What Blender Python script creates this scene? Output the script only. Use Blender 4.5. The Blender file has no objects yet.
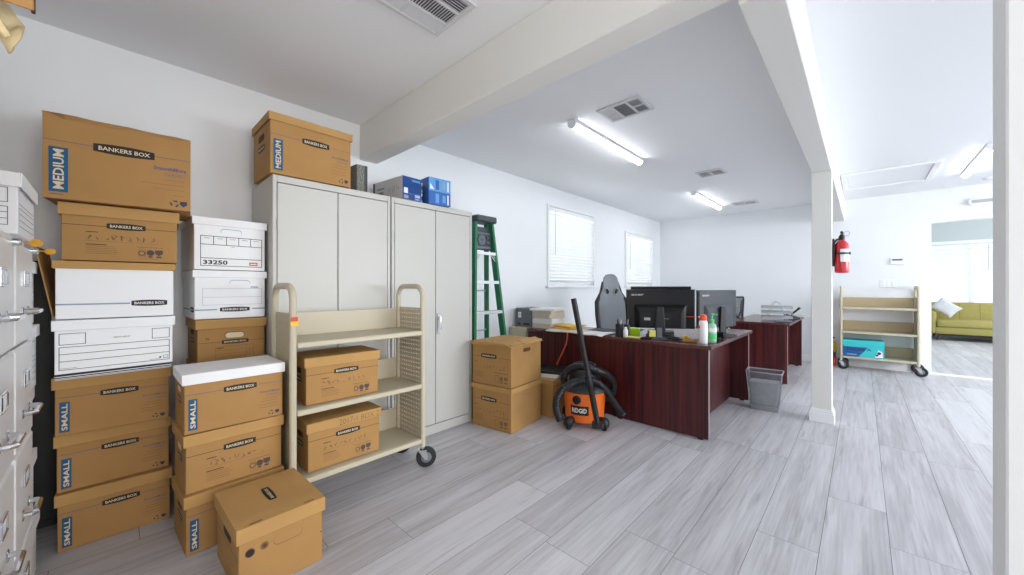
import bpy, bmesh, math, random
from mathutils import Vector, Matrix
PI = math.pi
random.seed(7)
COL = bpy.context.scene.collection
R = math.radians

# ------------------------------------------------------------------ materials
def lin(c):
    c /= 255.0
    return c / 12.92 if c <= 0.04045 else ((c + 0.055) / 1.055) ** 2.4
def rgb(r, g, b):
    return (lin(r), lin(g), lin(b), 1.0)
def mat(name, col, rough=0.6, metal=0.0, var=0.0, scale=6.0, bump=0.0, bscale=60.0, stretch=None, emit=0.0, spec=0.5, transl=0.0, coat=0.0):
    m = bpy.data.materials.new(name)
    m.use_nodes = True
    nt = m.node_tree
    b = nt.nodes['Principled BSDF']
    c = rgb(*col)
    b.inputs['Base Color'].default_value = c
    b.inputs['Roughness'].default_value = rough
    b.inputs['Metallic'].default_value = metal
    b.inputs['Specular IOR Level'].default_value = spec
    b.inputs['Coat Weight'].default_value = coat
    tc = nt.nodes.new('ShaderNodeTexCoord')
    mp = nt.nodes.new('ShaderNodeMapping')
    nt.links.new(tc.outputs['Object'], mp.inputs['Vector'])
    if stretch:
        mp.inputs['Scale'].default_value = stretch
    if var > 0:
        n = nt.nodes.new('ShaderNodeTexNoise')
        n.inputs['Scale'].default_value = scale
        n.inputs['Detail'].default_value = 4
        nt.links.new(mp.outputs['Vector'], n.inputs['Vector'])
        r = nt.nodes.new('ShaderNodeValToRGB')
        r.color_ramp.elements[0].position = 0.3
        r.color_ramp.elements[1].position = 0.7
        r.color_ramp.elements[0].color = tuple(max(0, x * (1 - var)) for x in c[:3]) + (1,)
        r.color_ramp.elements[1].color = tuple(min(1, x * (1 + var)) for x in c[:3]) + (1,)
        nt.links.new(n.outputs['Fac'], r.inputs['Fac'])
        nt.links.new(r.outputs['Color'], b.inputs['Base Color'])
    if bump > 0:
        n2 = nt.nodes.new('ShaderNodeTexNoise')
        n2.inputs['Scale'].default_value = bscale
        n2.inputs['Detail'].default_value = 3
        nt.links.new(mp.outputs['Vector'], n2.inputs['Vector'])
        bp = nt.nodes.new('ShaderNodeBump')
        bp.inputs['Strength'].default_value = bump
        bp.inputs['Distance'].default_value = 0.01
        nt.links.new(n2.outputs['Fac'], bp.inputs['Height'])
        nt.links.new(bp.outputs['Normal'], b.inputs['Normal'])
    if emit > 0:
        b.inputs['Emission Color'].default_value = c
        b.inputs['Emission Strength'].default_value = emit
    if transl > 0:
        t = nt.nodes.new('ShaderNodeBsdfTranslucent')
        t.inputs['Color'].default_value = c
        mx = nt.nodes.new('ShaderNodeMixShader')
        mx.inputs['Fac'].default_value = transl
        nt.links.new(b.outputs[0], mx.inputs[1])
        nt.links.new(t.outputs[0], mx.inputs[2])
        nt.links.new(mx.outputs[0], nt.nodes['Material Output'].inputs['Surface'])
    return m

M = {}
M['wall'] = mat('white wall paint', (236, 238, 240), 0.85, var=0.012, scale=1.5, bump=0.05, bscale=90)
M['ceil'] = mat('flat ceiling paint', (240, 241, 243), 0.9, bump=0.08, bscale=120)
M['beam'] = mat('beam paint', (228, 227, 222), 0.8, bump=0.06, bscale=60)
M['trim'] = mat('white gloss trim', (240, 241, 242), 0.4)
M['farwall'] = mat('grey green wall paint', (196, 203, 203), 0.85)
M['kraft'] = mat('kraft cardboard', (172, 130, 76), 0.8, var=0.06, scale=5, bump=0.04, bscale=40)
M['kraftlid'] = mat('kraft cardboard lid', (184, 143, 86), 0.8, var=0.05, scale=5, bump=0.04, bscale=40)
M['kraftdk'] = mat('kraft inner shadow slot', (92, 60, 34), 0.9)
M['wcard'] = mat('white cardboard', (240, 241, 243), 0.75, var=0.015, scale=4, bump=0.03, bscale=30)
M['ink'] = mat('black print ink', (40, 32, 28), 0.7)
M['inkk'] = mat('brown black print ink', (58, 42, 34), 0.75)
M['inkg'] = mat('grey print ink', (112, 116, 128), 0.75)
M['inkf'] = mat('faint brown print ink', (128, 92, 62), 0.8)
M['inkn'] = mat('navy print ink', (44, 52, 82), 0.7)
M['inkb'] = mat('blue violet print ink', (92, 92, 128), 0.75)
M['inkbl'] = mat('steel blue stripe ink', (140, 160, 182), 0.7)
M['blue'] = mat('blue label ink', (18, 82, 124), 0.6)
M['letter'] = mat('cream letter ink', (224, 208, 176), 0.7)
M['lwhite'] = mat('white letter ink', (236, 236, 236), 0.6)
M['red'] = mat('red print ink', (206, 74, 62), 0.6)
M['inkh'] = mat('pen marks on kraft', (84, 70, 68), 0.8)
M['pencil'] = mat('pencil marks', (120, 96, 70), 0.9)
M['cab'] = mat('putty grey enamel', (196, 195, 190), 0.42, var=0.01, scale=2)
M['cabgap'] = mat('dark seam', (84, 80, 72), 0.9)
M['file'] = mat('light grey file cabinet enamel', (228, 229, 229), 0.35, var=0.01, scale=2)
M['chrome'] = mat('chrome', (214, 216, 220), 0.18, 1.0)
M['steel'] = mat('brushed steel', (176, 178, 182), 0.35, 1.0)
M['gold'] = mat('gold brass', (150, 112, 42), 0.45, 0.9)
M['beige'] = mat('beige cart enamel', (194, 185, 162), 0.45, var=0.015, scale=3)
M['beigedk'] = mat('tan cart enamel', (186, 168, 134), 0.5, var=0.015, scale=3)
M['rubber'] = mat('black rubber', (26, 26, 28), 0.55)
M['black'] = mat('black plastic', (24, 25, 28), 0.45)
M['blackgl'] = mat('black glossy plastic', (9, 9, 12), 0.3, spec=0.3)
M['dgrey'] = mat('dark grey plastic', (66, 70, 78), 0.5)
M['mgrey'] = mat('mid grey plastic', (104, 110, 118), 0.55)
M['lgrey'] = mat('light grey plastic', (176, 178, 178), 0.5)
M['vacgrey'] = mat('charcoal plastic', (48, 50, 54), 0.5)
M['slate'] = mat('slate grey plastic', (54, 57, 64), 0.4)
M['chairgrey'] = mat('light grey leatherette', (142, 147, 154), 0.5)
M['green'] = mat('green fibreglass', (28, 116, 78), 0.45, var=0.05, scale=8)
M['alu'] = mat('aluminium step', (204, 208, 212), 0.35, 0.7)
M['orange'] = mat('orange plastic', (238, 112, 30), 0.4, coat=0.2)
M['cordo'] = mat('orange cord rubber', (214, 84, 44), 0.5)
M['paper'] = mat('white paper', (238, 239, 240), 0.8)
M['paper2'] = mat('cream paper', (214, 206, 190), 0.85, var=0.08, scale=60, stretch=(0.3, 0.3, 6))
M['manila'] = mat('yellow manila', (236, 190, 84), 0.75)
M['sticky'] = mat('lime sticky note', (178, 214, 44), 0.7)
M['stickyy'] = mat('pale yellow sticky note', (232, 226, 112), 0.7)
M['greenb'] = mat('green pump plastic', (92, 206, 124), 0.35)
M['greeng'] = mat('clear green gel', (188, 226, 204), 0.15, transl=0.4)
M['redcap'] = mat('orange red cap', (234, 82, 36), 0.4)
M['extred'] = mat('red extinguisher enamel', (200, 24, 32), 0.25, coat=0.5)
M['olive'] = mat('olive sofa fabric', (166, 155, 90), 0.9, var=0.04, scale=20, bump=0.1, bscale=300)
M['brownlth'] = mat('dark walnut leg', (66, 44, 34), 0.5)
M['pillow'] = mat('grey white pillow fabric', (216, 216, 220), 0.9, var=0.08, scale=30)
M['teal'] = mat('turquoise carton', (54, 196, 200), 0.5)
M['tealdk'] = mat('deep blue carton print', (20, 92, 152), 0.5)
M['cblue'] = mat('royal blue carton', (30, 92, 176), 0.4)
M['cblue2'] = mat('sky blue carton print', (84, 156, 214), 0.4)
M['cnavy'] = mat('navy carton print', (22, 54, 128), 0.4)
M['cgrey'] = mat('pale grey carton', (206, 206, 208), 0.6)
M['yellow'] = mat('yellow plastic', (232, 190, 40), 0.45)
M['speck'] = mat('speckled grey cover', (120, 122, 116), 0.6, var=0.7, scale=120)
M['cream'] = mat('crumpled packing paper', (226, 206, 160), 0.85, var=0.1, scale=20, bump=0.4, bscale=30)
M['tan'] = mat('tan plastic', (168, 120, 60), 0.5)
M['lamp'] = mat('lit tube diffuser', (250, 251, 255), 0.5, emit=13.0)
M['fixture'] = mat('white lamp housing', (232, 234, 238), 0.5)
M['ventdk'] = mat('dark duct', (84, 92, 106), 0.8)
M['vent'] = mat('white vent enamel', (214, 215, 216), 0.5)
M['slat'] = mat('white blind slat', (244, 245, 246), 0.5, transl=0.10)
M['floorgap'] = mat('floor joint', (110, 110, 116), 0.9)
M['desktop'] = mat('mahogany laminate top', (92, 50, 50), 0.22, var=0.18, scale=3, stretch=(14, 1.2, 1), spec=0.7)
M['silver'] = mat('pale edge band', (150, 132, 132), 0.4)

def wood_desk():
    m = mat('dark mahogany laminate', (74, 26, 30), 0.35)
    nt = m.node_tree; b = nt.nodes['Principled BSDF']
    tc = nt.nodes.new('ShaderNodeTexCoord'); mp = nt.nodes.new('ShaderNodeMapping')
    mp.inputs['Scale'].default_value = (38, 38, 1.0)
    n = nt.nodes.new('ShaderNodeTexNoise'); n.inputs['Scale'].default_value = 1.0; n.inputs['Detail'].default_value = 5; n.inputs['Distortion'].default_value = 0.4
    r = nt.nodes.new('ShaderNodeValToRGB')
    r.color_ramp.elements[0].position = 0.34; r.color_ramp.elements[0].color = rgb(44, 12, 17)
    r.color_ramp.elements[1].position = 0.68; r.color_ramp.elements[1].color = rgb(96, 33, 34)
    nt.links.new(tc.outputs['Object'], mp.inputs[0]); nt.links.new(mp.outputs[0], n.inputs['Vector'])
    nt.links.new(n.outputs['Fac'], r.inputs[0]); nt.links.new(r.outputs[0], b.inputs['Base Color'])
    return m
M['mahog'] = wood_desk()

def floor_mat():
    m = mat('grey oak vinyl plank', (190, 190, 196), 0.38)
    nt = m.node_tree; b = nt.nodes['Principled BSDF']
    L = nt.links.new
    tc = nt.nodes.new('ShaderNodeTexCoord')
    at = nt.nodes.new('ShaderNodeAttribute'); at.attribute_name = 'plank'
    sep = nt.nodes.new('ShaderNodeSeparateColor'); L(at.outputs['Color'], sep.inputs[0])
    off = nt.nodes.new('ShaderNodeVectorMath'); off.operation = 'SCALE'; off.inputs['Scale'].default_value = 37.0
    L(at.outputs['Vector'], off.inputs[0])
    add = nt.nodes.new('ShaderNodeVectorMath'); add.operation = 'ADD'
    L(tc.outputs['Object'], add.inputs[0]); L(off.outputs[0], add.inputs[1])
    mp = nt.nodes.new('ShaderNodeMapping'); mp.inputs['Scale'].default_value = (8, 0.5, 1); L(add.outputs[0], mp.inputs[0])
    n1 = nt.nodes.new('ShaderNodeTexNoise'); n1.inputs['Scale'].default_value = 1.6; n1.inputs['Detail'].default_value = 6; n1.inputs['Roughness'].default_value = 0.62; n1.inputs['Distortion'].default_value = 0.3
    L(mp.outputs[0], n1.inputs['Vector'])
    mp2 = nt.nodes.new('ShaderNodeMapping'); mp2.inputs['Scale'].default_value = (90, 3.0, 1); L(add.outputs[0], mp2.inputs[0])
    n2 = nt.nodes.new('ShaderNodeTexNoise'); n2.inputs['Scale'].default_value = 1.0; n2.inputs['Detail'].default_value = 4
    L(mp2.outputs[0], n2.inputs['Vector'])
    # cathedral grain
    mp3 = nt.nodes.new('ShaderNodeMapping'); mp3.inputs['Scale'].default_value = (7, 0.75, 1); L(add.outputs[0], mp3.inputs[0])
    w = nt.nodes.new('ShaderNodeTexWave'); w.wave_type = 'RINGS'; w.inputs['Scale'].default_value = 1.7; w.inputs['Distortion'].default_value = 5.0; w.inputs['Detail'].default_value = 3; w.inputs['Detail Scale'].default_value = 1.2
    L(mp3.outputs[0], w.inputs['Vector'])
    def mth(op, a, bb, v=None):
        q = nt.nodes.new('ShaderNodeMath'); q.operation = op
        for i, s in enumerate((a, bb)):
            if isinstance(s, (int, float)): q.inputs[i].default_value = s
            else: L(s, q.inputs[i])
        return q.outputs[0]
    s1 = mth('MULTIPLY', n1.outputs['Fac'], 0.50)
    s2 = mth('MULTIPLY', n2.outputs['Fac'], 0.30)
    s3 = mth('MULTIPLY', w.outputs['Fac'], 0.0)
    s4 = mth('MULTIPLY', sep.outputs[0], 0.20)
    tot = mth('ADD', mth('ADD', s1, s2), mth('ADD', s3, s4))
    mp4 = nt.nodes.new('ShaderNodeMapping'); mp4.inputs['Scale'].default_value = (16, 1.1, 1); L(add.outputs[0], mp4.inputs[0])
    n3 = nt.nodes.new('ShaderNodeTexNoise'); n3.inputs['Scale'].default_value = 1.3; n3.inputs['Detail'].default_value = 5; n3.inputs['Distortion'].default_value = 1.2
    L(mp4.outputs[0], n3.inputs['Vector'])
    k3 = nt.nodes.new('ShaderNodeMapRange'); k3.inputs['From Min'].default_value = 0.56; k3.inputs['From Max'].default_value = 0.74; k3.inputs['To Min'].default_value = 0.0; k3.inputs['To Max'].default_value = 0.15
    L(n3.outputs['Fac'], k3.inputs['Value'])
    tot = mth('SUBTRACT', tot, k3.outputs[0])
    r = nt.nodes.new('ShaderNodeValToRGB'); L(tot, r.inputs[0])
    e = r.color_ramp.elements
    e[0].position = 0.30; e[0].color = rgb(168, 165, 169)
    e[1].position = 0.72; e[1].color = rgb(216, 215, 219)
    k = e.new(0.5); k.color = rgb(200, 199, 203)
    L(r.outputs[0], b.inputs['Base Color'])
    rr = mth('ADD', mth('MULTIPLY', n2.outputs['Fac'], 0.15), 0.34)
    L(rr, b.inputs['Roughness'])
    bp = nt.nodes.new('ShaderNodeBump'); bp.inputs['Strength'].default_value = 0.12; bp.inputs['Distance'].default_value = 0.004
    L(n2.outputs['Fac'], bp.inputs['Height']); L(bp.outputs[0], b.inputs['Normal'])
    return m
M['floor'] = floor_mat()

def holes(name, col, pitch, rad, axes, metal=0.0, rough=0.5):
    """sheet with real round see-through holes on a square grid in object space"""
    m = mat(name, col, rough, metal)
    nt = m.node_tree; L = nt.links.new
    b = nt.nodes['Principled BSDF']
    tc = nt.nodes.new('ShaderNodeTexCoord'); sp = nt.nodes.new('ShaderNodeSeparateXYZ'); L(tc.outputs['Object'], sp.inputs[0])
    acc = None
    for ax in axes:
        a = nt.nodes.new('ShaderNodeMath'); a.operation = 'DIVIDE'; a.inputs[1].default_value = pitch; L(sp.outputs[ax], a.inputs[0])
        f = nt.nodes.new('ShaderNodeMath'); f.operation = 'FRACT'; L(a.outputs[0], f.inputs[0])
        s = nt.nodes.new('ShaderNodeMath'); s.operation = 'SUBTRACT'; s.inputs[1].default_value = 0.5; L(f.outputs[0], s.inputs[0])
        q = nt.nodes.new('ShaderNodeMath'); q.operation = 'MULTIPLY'; L(s.outputs[0], q.inputs[0]); L(s.outputs[0], q.inputs[1])
        if acc is None: acc = q.outputs[0]
        else:
            d = nt.nodes.new('ShaderNodeMath'); d.operation = 'ADD'; L(acc, d.inputs[0]); L(q.outputs[0], d.inputs[1]); acc = d.outputs[0]
    g = nt.nodes.new('ShaderNodeMath'); g.operation = 'LESS_THAN'; g.inputs[1].default_value = (rad / pitch) ** 2; L(acc, g.inputs[0])
    t = nt.nodes.new('ShaderNodeBsdfTransparent'); mx = nt.nodes.new('ShaderNodeMixShader')
    L(g.outputs[0], mx.inputs[0]); L(b.outputs[0], mx.inputs[1]); L(t.outputs[0], mx.inputs[2])
    L(mx.outputs[0], nt.nodes['Material Output'].inputs['Surface'])
    return m
M['perf'] = holes('perforated cart end sheet', (190, 178, 152), 0.030, 0.0052, ('X', 'Z'))
M['mesh'] = holes('steel wire mesh', (128, 132, 138), 0.006, 0.0024, ('X', 'Z'), 0.6)
M['meshk'] = holes('black chair mesh', (44, 48, 54), 0.012, 0.0036, ('X', 'Z'))
def glass():
    m = bpy.data.materials.new('window glass'); m.use_nodes = True
    nt = m.node_tree; nt.nodes.remove(nt.nodes['Principled BSDF'])
    t = nt.nodes.new('ShaderNodeBsdfTransparent'); g = nt.nodes.new('ShaderNodeBsdfGlossy'); g.inputs['Roughness'].default_value = 0.02
    mx = nt.nodes.new('ShaderNodeMixShader'); mx.inputs[0].default_value = 0.06
    nt.links.new(t.outputs[0], mx.inputs[1]); nt.links.new(g.outputs[0], mx.inputs[2])
    nt.links.new(mx.outputs[0], nt.nodes['Material Output'].inputs['Surface'])
    return m
M['glass'] = glass()

# ------------------------------------------------------------------ mesh builder
_tc = {}
def text_shape(s, bold=0.0, space=1.0):
    key = (s, bold, space)
    if key not in _tc:
        cu = bpy.data.curves.new('t', 'FONT')
        cu.body = s; cu.size = 1.0; cu.resolution_u = 2; cu.offset = bold; cu.space_character = space; cu.fill_mode = 'FRONT'
        ob = bpy.data.objects.new('t', cu)
        me = bpy.data.meshes.new_from_object(ob)
        vs = [(v.co.x, v.co.y) for v in me.vertices]
        fs = [tuple(p.vertices) for p in me.polygons]
        fs = [f if me.polygons[i].normal.z >= 0 else f[::-1] for i, f in enumerate(fs)]
        xs = [v[0] for v in vs]; ys = [v[1] for v in vs]
        _tc[key] = (vs, fs, min(xs), max(xs), min(ys), max(ys))
        bpy.data.objects.remove(ob); bpy.data.curves.remove(cu); bpy.data.meshes.remove(me)
    return _tc[key]

class MB:
    def __init__(s):
        s.bm = bmesh.new(); s.mats = []
    def mi(s, m):
        if isinstance(m, str): m = M[m]
        if m not in s.mats: s.mats.append(m)
        return s.mats.index(m)
    def merge(s, t, m, T=None, smooth=False):
        i = s.mi(m); vm = {}
        for v in t.verts:
            vm[v] = s.bm.verts.new(T @ v.co if T else v.co)
        for f in t.faces:
            try:
                g = s.bm.faces.new([vm[v] for v in f.verts])
                g.material_index = i; g.smooth = smooth
            except ValueError: pass
        t.free(); return s
    def poly(s, pts, m, smooth=False):
        i = s.mi(m)
        f = s.bm.faces.new([s.bm.verts.new(p) for p in pts]); f.material_index = i; f.smooth = smooth
    def raw(s, vs, fs, m, smooth=False, T=None):
        i = s.mi(m)
        V = [s.bm.verts.new(T @ Vector(v) if T else v) for v in vs]
        for f in fs:
            try:
                g = s.bm.faces.new([V[k] for k in f]); g.material_index = i; g.smooth = smooth
            except ValueError: pass
    def box(s, x0, x1, y0, y1, z0, z1, m, bev=0.0, T=None, seg=1):
        t = bmesh.new()
        bmesh.ops.create_cube(t, size=1)
        for v in t.verts:
            v.co = Vector((x0 + (v.co.x + .5) * (x1 - x0), y0 + (v.co.y + .5) * (y1 - y0), z0 + (v.co.z + .5) * (z1 - z0)))
        if bev > 0:
            bmesh.ops.bevel(t, geom=list(t.edges), offset=bev, segments=seg, affect='EDGES', profile=0.5)
        return s.merge(t, m, T, seg > 1)
    def prism(s, pts, h, m, T=None, bev=0.0):
        """pts: 2d polygon in XY, extruded to z=h"""
        t = bmesh.new()
        f = t.faces.new([t.verts.new((p[0], p[1], 0)) for p in pts])
        r = bmesh.ops.extrude_face_region(t, geom=[f])
        for v in r['geom']:
            if isinstance(v, bmesh.types.BMVert): v.co.z += h
        bmesh.ops.recalc_face_normals(t, faces=list(t.faces))
        if bev > 0:
            bmesh.ops.bevel(t, geom=list(t.edges), offset=bev, segments=1, affect='EDGES')
        return s.merge(t, m, T)
    def tube(s, pts, r, m, n=8, closed=False, T=None):
        P = [Vector(p) for p in pts]; N = len(P); vs = []; fs = []
        rr = r if isinstance(r, (list, tuple)) else [r] * N
        up = None
        for i in range(N):
            a = P[i - 1] if (i > 0 or closed) else P[i]; b = P[(i + 1) % N] if (i < N - 1 or closed) else P[i]
            d = (b - a).normalized()
            if up is None:
                up = Vector((0, 0, 1)) if abs(d.z) < 0.9 else Vector((1, 0, 0))
            x = d.cross(up)
            if x.length < 1e-4: x = d.orthogonal()
            x.normalize(); y = x.cross(d).normalized(); up = y
            for k in range(n):
                an = 2 * PI * k / n
                vs.append(P[i] + (x * math.cos(an) + y * math.sin(an)) * rr[i])
        for i in range(N if closed else N - 1):
            j = (i + 1) % N
            for k in range(n):
                l = (k + 1) % n
                fs.append((i * n + k, j * n + k, j * n + l, i * n + l))
        if not closed:
            fs.append(tuple(range(n))); fs.append(tuple((N - 1) * n + k for k in reversed(range(n))))
        s.raw(vs, fs, m, True, T); return s
    def lathe(s, prof, m, n=20, T=None, smooth=True, sx=1, sy=1):
        vs = []; fs = []
        for (r, z) in prof:
            for k in range(n):
                a = 2 * PI * k / n; vs.append((r * math.cos(a) * sx, r * math.sin(a) * sy, z))
        for i in range(len(prof) - 1):
            for k in range(n):
                l = (k + 1) % n
                fs.append((i * n + k, i * n + l, (i + 1) * n + l, (i + 1) * n + k))
        if prof[0][0] > 1e-5: fs.append(tuple(reversed(range(n))))
        if prof[-1][0] > 1e-5: fs.append(tuple((len(prof) - 1) * n + k for k in range(n)))
        s.raw(vs, fs, m, smooth, T); return s
    def loft(s, rings, m, cap=True, smooth=True):
        n = len(rings[0]); vs = [p for r in rings for p in r]; fs = []
        for i in range(len(rings) - 1):
            for k in range(n):
                l = (k + 1) % n
                fs.append((i * n + k, i * n + l, (i + 1) * n + l, (i + 1) * n + k))
        if cap:
            fs.append(tuple(reversed(range(n)))); fs.append(tuple((len(rings) - 1) * n + k for k in range(n)))
        s.raw(vs, fs, m, smooth); return s
    def build(s, name, parent=None, loc=(0, 0, 0), rz=0.0, sharp=35):
        bmesh.ops.recalc_face_normals(s.bm, faces=list(s.bm.faces)) if getattr(s, 'recalc', True) else None
        me = bpy.data.meshes.new(name); s.bm.to_mesh(me); s.bm.free()
        for m in s.mats: me.materials.append(m)
        if any(p.use_smooth for p in me.polygons):
            me.set_sharp_from_angle(angle=R(sharp))
        o = bpy.data.objects.new(name, me); COL.objects.link(o)
        if parent: o.parent = parent
        o.location = loc; o.rotation_euler = (0, 0, rz)
        return o

def tag(o, label, cat, group=None):
    o['label'] = label; o['category'] = cat
    if group: o['group'] = group
    return o
def thing(name, label, cat, loc=(0, 0, 0), rz=0.0, group=None):
    o = bpy.data.objects.new(name, None); COL.objects.link(o); o.empty_display_size = 0.1
    o.location = loc; o.rotation_euler = (0, 0, rz)
    return tag(o, label, cat, group)
def struct(mb, name, parent=None, **k):
    o = mb.build(name, parent, **k)
    if parent is None: o['kind'] = 'structure'
    return o

class Face:
    """prints on a flat face: origin, u and v unit vectors, lifted a hair along the normal"""
    def __init__(s, mb, o, u, v, W, H, lift=0.0006):
        s.mb = mb; s.u = Vector(u); s.v = Vector(v); s.n = s.u.cross(s.v); s.o = Vector(o); s.W = W; s.H = H; s.lift = lift; s.k = 0
    def P(s, u, v, l=1): return s.o + s.u * u + s.v * v + s.n * (s.lift * l)
    def rect(s, u0, v0, u1, v1, m, l=1): s.mb.poly([s.P(u0, v0, l), s.P(u1, v0, l), s.P(u1, v1, l), s.P(u0, v1, l)], m)
    def poly(s, pts, m, l=1): s.mb.poly([s.P(a, b, l) for a, b in pts], m)
    def frame(s, u0, v0, u1, v1, t, m):
        s.rect(u0, v0, u1, v0 + t, m); s.rect(u0, v1 - t, u1, v1, m); s.rect(u0, v0, u0 + t, v1, m); s.rect(u1 - t, v0, u1, v1, m)
    def stad(s, cu, cv, w, h, m, l=1):
        r = h / 2; pts = []
        for i in range(9): a = -PI / 2 + PI * i / 8; pts.append((cu + w / 2 - r + r * math.cos(a), cv + r * math.sin(a)))
        for i in range(9): a = PI / 2 + PI * i / 8; pts.append((cu - w / 2 + r + r * math.cos(a), cv + r * math.sin(a)))
        s.poly(pts, m, l)
    def disc(s, cu, cv, r, m, l=1, n=14): s.poly([(cu + r * math.cos(2 * PI * i / n), cv + r * math.sin(2 * PI * i / n)) for i in range(n)], m, l)
    def ring(s, cu, cv, r, t, m, n=14):
        for i in range(n):
            a, b = 2 * PI * i / n, 2 * PI * (i + 1) / n
            s.poly([(cu + q * math.cos(x), cv + q * math.sin(x)) for q, x in ((r, a), (r, b), (r - t, b), (r - t, a))][::-1], m)
    def text(s, t, u, v, size, m, align='l', bold=0.0, rot=False, l=2, width=None, shear=0.0, space=1.0):
        """size = cap height; width squeezes or stretches to that length"""
        vs, fs, x0, x1, y0, y1 = text_shape(t, bold, space)
        sy = size / 0.72; sx = sy if width is None else width / (x1 - x0)
        wd = (x1 - x0) * sx
        du = {'l': 0, 'c': -wd / 2, 'r': -wd}[align]
        pts = []
        for (x, y) in vs:
            a = (x - x0) * sx + du + y * sy * shear; b = y * sy
            pts.append(s.P(u - b, v + a, l) if rot else s.P(u + a, v + b, l))
        s.mb.raw(pts, fs, m)
    def line(s, pts, t, m, l=1):
        for (a, b) in zip(pts, pts[1:]):
            d = Vector((b[0] - a[0], b[1] - a[1]));
            if d.length < 1e-6: continue
            n = Vector((-d.y, d.x)).normalized() * t / 2
            s.poly([(a[0] - n.x, a[1] - n.y), (b[0] - n.x, b[1] - n.y), (b[0] + n.x, b[1] + n.y), (a[0] + n.x, a[1] + n.y)], m, l)
    def lozenge(s, cu, cv, w, h, m='ink', tm='letter'):
        n = 8; top = []; bot = []
        for i in range(n + 1):
            x = -w / 2 + w * i / n; b = h / 2 * (0.72 + 0.28 * (1 - (2 * i / n - 1) ** 2))
            top.append((cu + x, cv + b)); bot.append((cu + x, cv - b))
        s.poly(bot + top[::-1], m, 1)
        s.text('BANKERS BOX', cu, cv - h * 0.19, h * 0.40, tm, 'c', 0.018, width=w * 0.84)
    def recycle(s, cu, cv, r, m):
        for k in range(3):
            a = PI / 2 + k * 2 * PI / 3
            pts = [(cu + r * math.cos(a + d) , cv + r * math.sin(a + d)) for d in (-0.55, 0.35)]
            s.line(pts, r * 0.42, m)
            e = pts[0]; q = r * 0.45
            s.poly([(e[0] + q * math.cos(a - 2.2 + k2), e[1] + q * math.sin(a - 2.2 + k2)) for k2 in (0, 2.1, 4.2)], m, 1)
    def shield(s, cu, cv, r, m):
        s.poly([(cu - r, cv + r), (cu - r, cv - r * .2), (cu, cv - r), (cu + r, cv - r * .2), (cu + r, cv + r)], m)
    def scrib(s, u, v, w, h, n, m, t=0.002, seed=1):
        rnd = random.Random(seed); step = w / n
        for i in range(n):
            k = rnd.randint(3, 5)
            s.line([(u + step * i + rnd.uniform(0.05, 0.8) * step, v + rnd.uniform(0, 1) * h) for _ in range(k)], t, m)

# ------------------------------------------------------------------ camera
FOC = 375.0
cam_d = bpy.data.cameras.new('camera'); cam = bpy.data.objects.new('camera', cam_d); COL.objects.link(cam)
cam_d.sensor_width = 36; cam_d.lens = FOC / 1024 * 36; cam_d.clip_start = 0.05
TH = math.atan(350 / 375.0)
cam.location = (0, 0, 1.18); cam.rotation_euler = (PI / 2, 0, TH)
bpy.context.scene.camera = cam

# ------------------------------------------------------------------ room shell
XL, YB, ZC, YF = -3.0, 7.62, 2.505, -0.95
XR, YE = 4.5, 13.6
def floor_build():
    mb = MB(); mb.recalc = False
    mb.box(XL - .15, 5.2, YF - .15, YE + .15, -0.06, -0.0025, 'floorgap')
    P = 0.2335; x0 = -0.1400
    known = {0: None, 1: 2.42, -1: 2.145, -2: 3.2, -3: 1.71, -4: 2.9, -5: 1.42, -6: 1.705, -7: 0.97}
    i = mb.mi('floor'); lay = mb.bm.loops.layers.color.new('plank')
    rnd = random.Random(3)
    for r in range(-13, 24):
        a, b = x0 + r * P, x0 + (r + 1) * P
        base = known.get(r); base = base if base is not None else rnd.uniform(0, 1.5)
        y = base - 1.52 * 4
        while y < YE:
            ya, yb = max(y, YF - .1), min(y + 1.52, YE + .1)
            if yb > ya:
                g = 0.0011
                f = mb.bm.faces.new([mb.bm.verts.new(p) for p in ((a + g, ya + g, 0), (b - g, ya + g, 0), (b - g, yb - g, 0), (a + g, yb - g, 0))])
                f.material_index = i
                c = (rnd.random(), rnd.random(), rnd.random(), 1)
                for l in f.loops: l[lay] = c
            y += 1.52
    struct(mb, 'floor')
floor_build()

W = 0.13
WIN = [(3.88, 5.035, 1.198, 2.268), (6.07, 7.20, 1.195, 2.155)]      # y0 y1 z0 z1 of the openings in the left wall
def wall_x(name, x0, x1, y0, y1, z0, z1, openings, m='wall'):
    mb = MB(); y = y0
    for (a, b, c, d) in sorted(openings):
        mb.box(x0, x1, y, a, z0, z1, m)
        if c > z0: mb.box(x0, x1, a, b, z0, c, m)
        mb.box(x0, x1, a, b, d, z1, m); y = b
    mb.box(x0, x1, y, y1, z0, z1, m)
    return struct(mb, name)
def wall_y(name, y0, y1, x0, x1, z0, z1, openings, m='wall'):
    mb = MB(); x = x0
    for (a, b, c, d) in sorted(openings):
        mb.box(x, a, y0, y1, z0, z1, m)
        if c > z0: mb.box(a, b, y0, y1, z0, c, m)
        mb.box(a, b, y0, y1, d, z1, m); x = b
    mb.box(x, x1, y0, y1, z0, z1, m)
    return struct(mb, name)
wall_x('wall_left', XL - W, XL, YF - W, YB + W, 0, ZC, WIN)
DX0, DX1, DZ = 0.69, 1.75, 2.065
wall_y('wall_back', YB, YB + W, XL, XR, 0, ZC, [(DX0, DX1, 0, DZ)])
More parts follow.
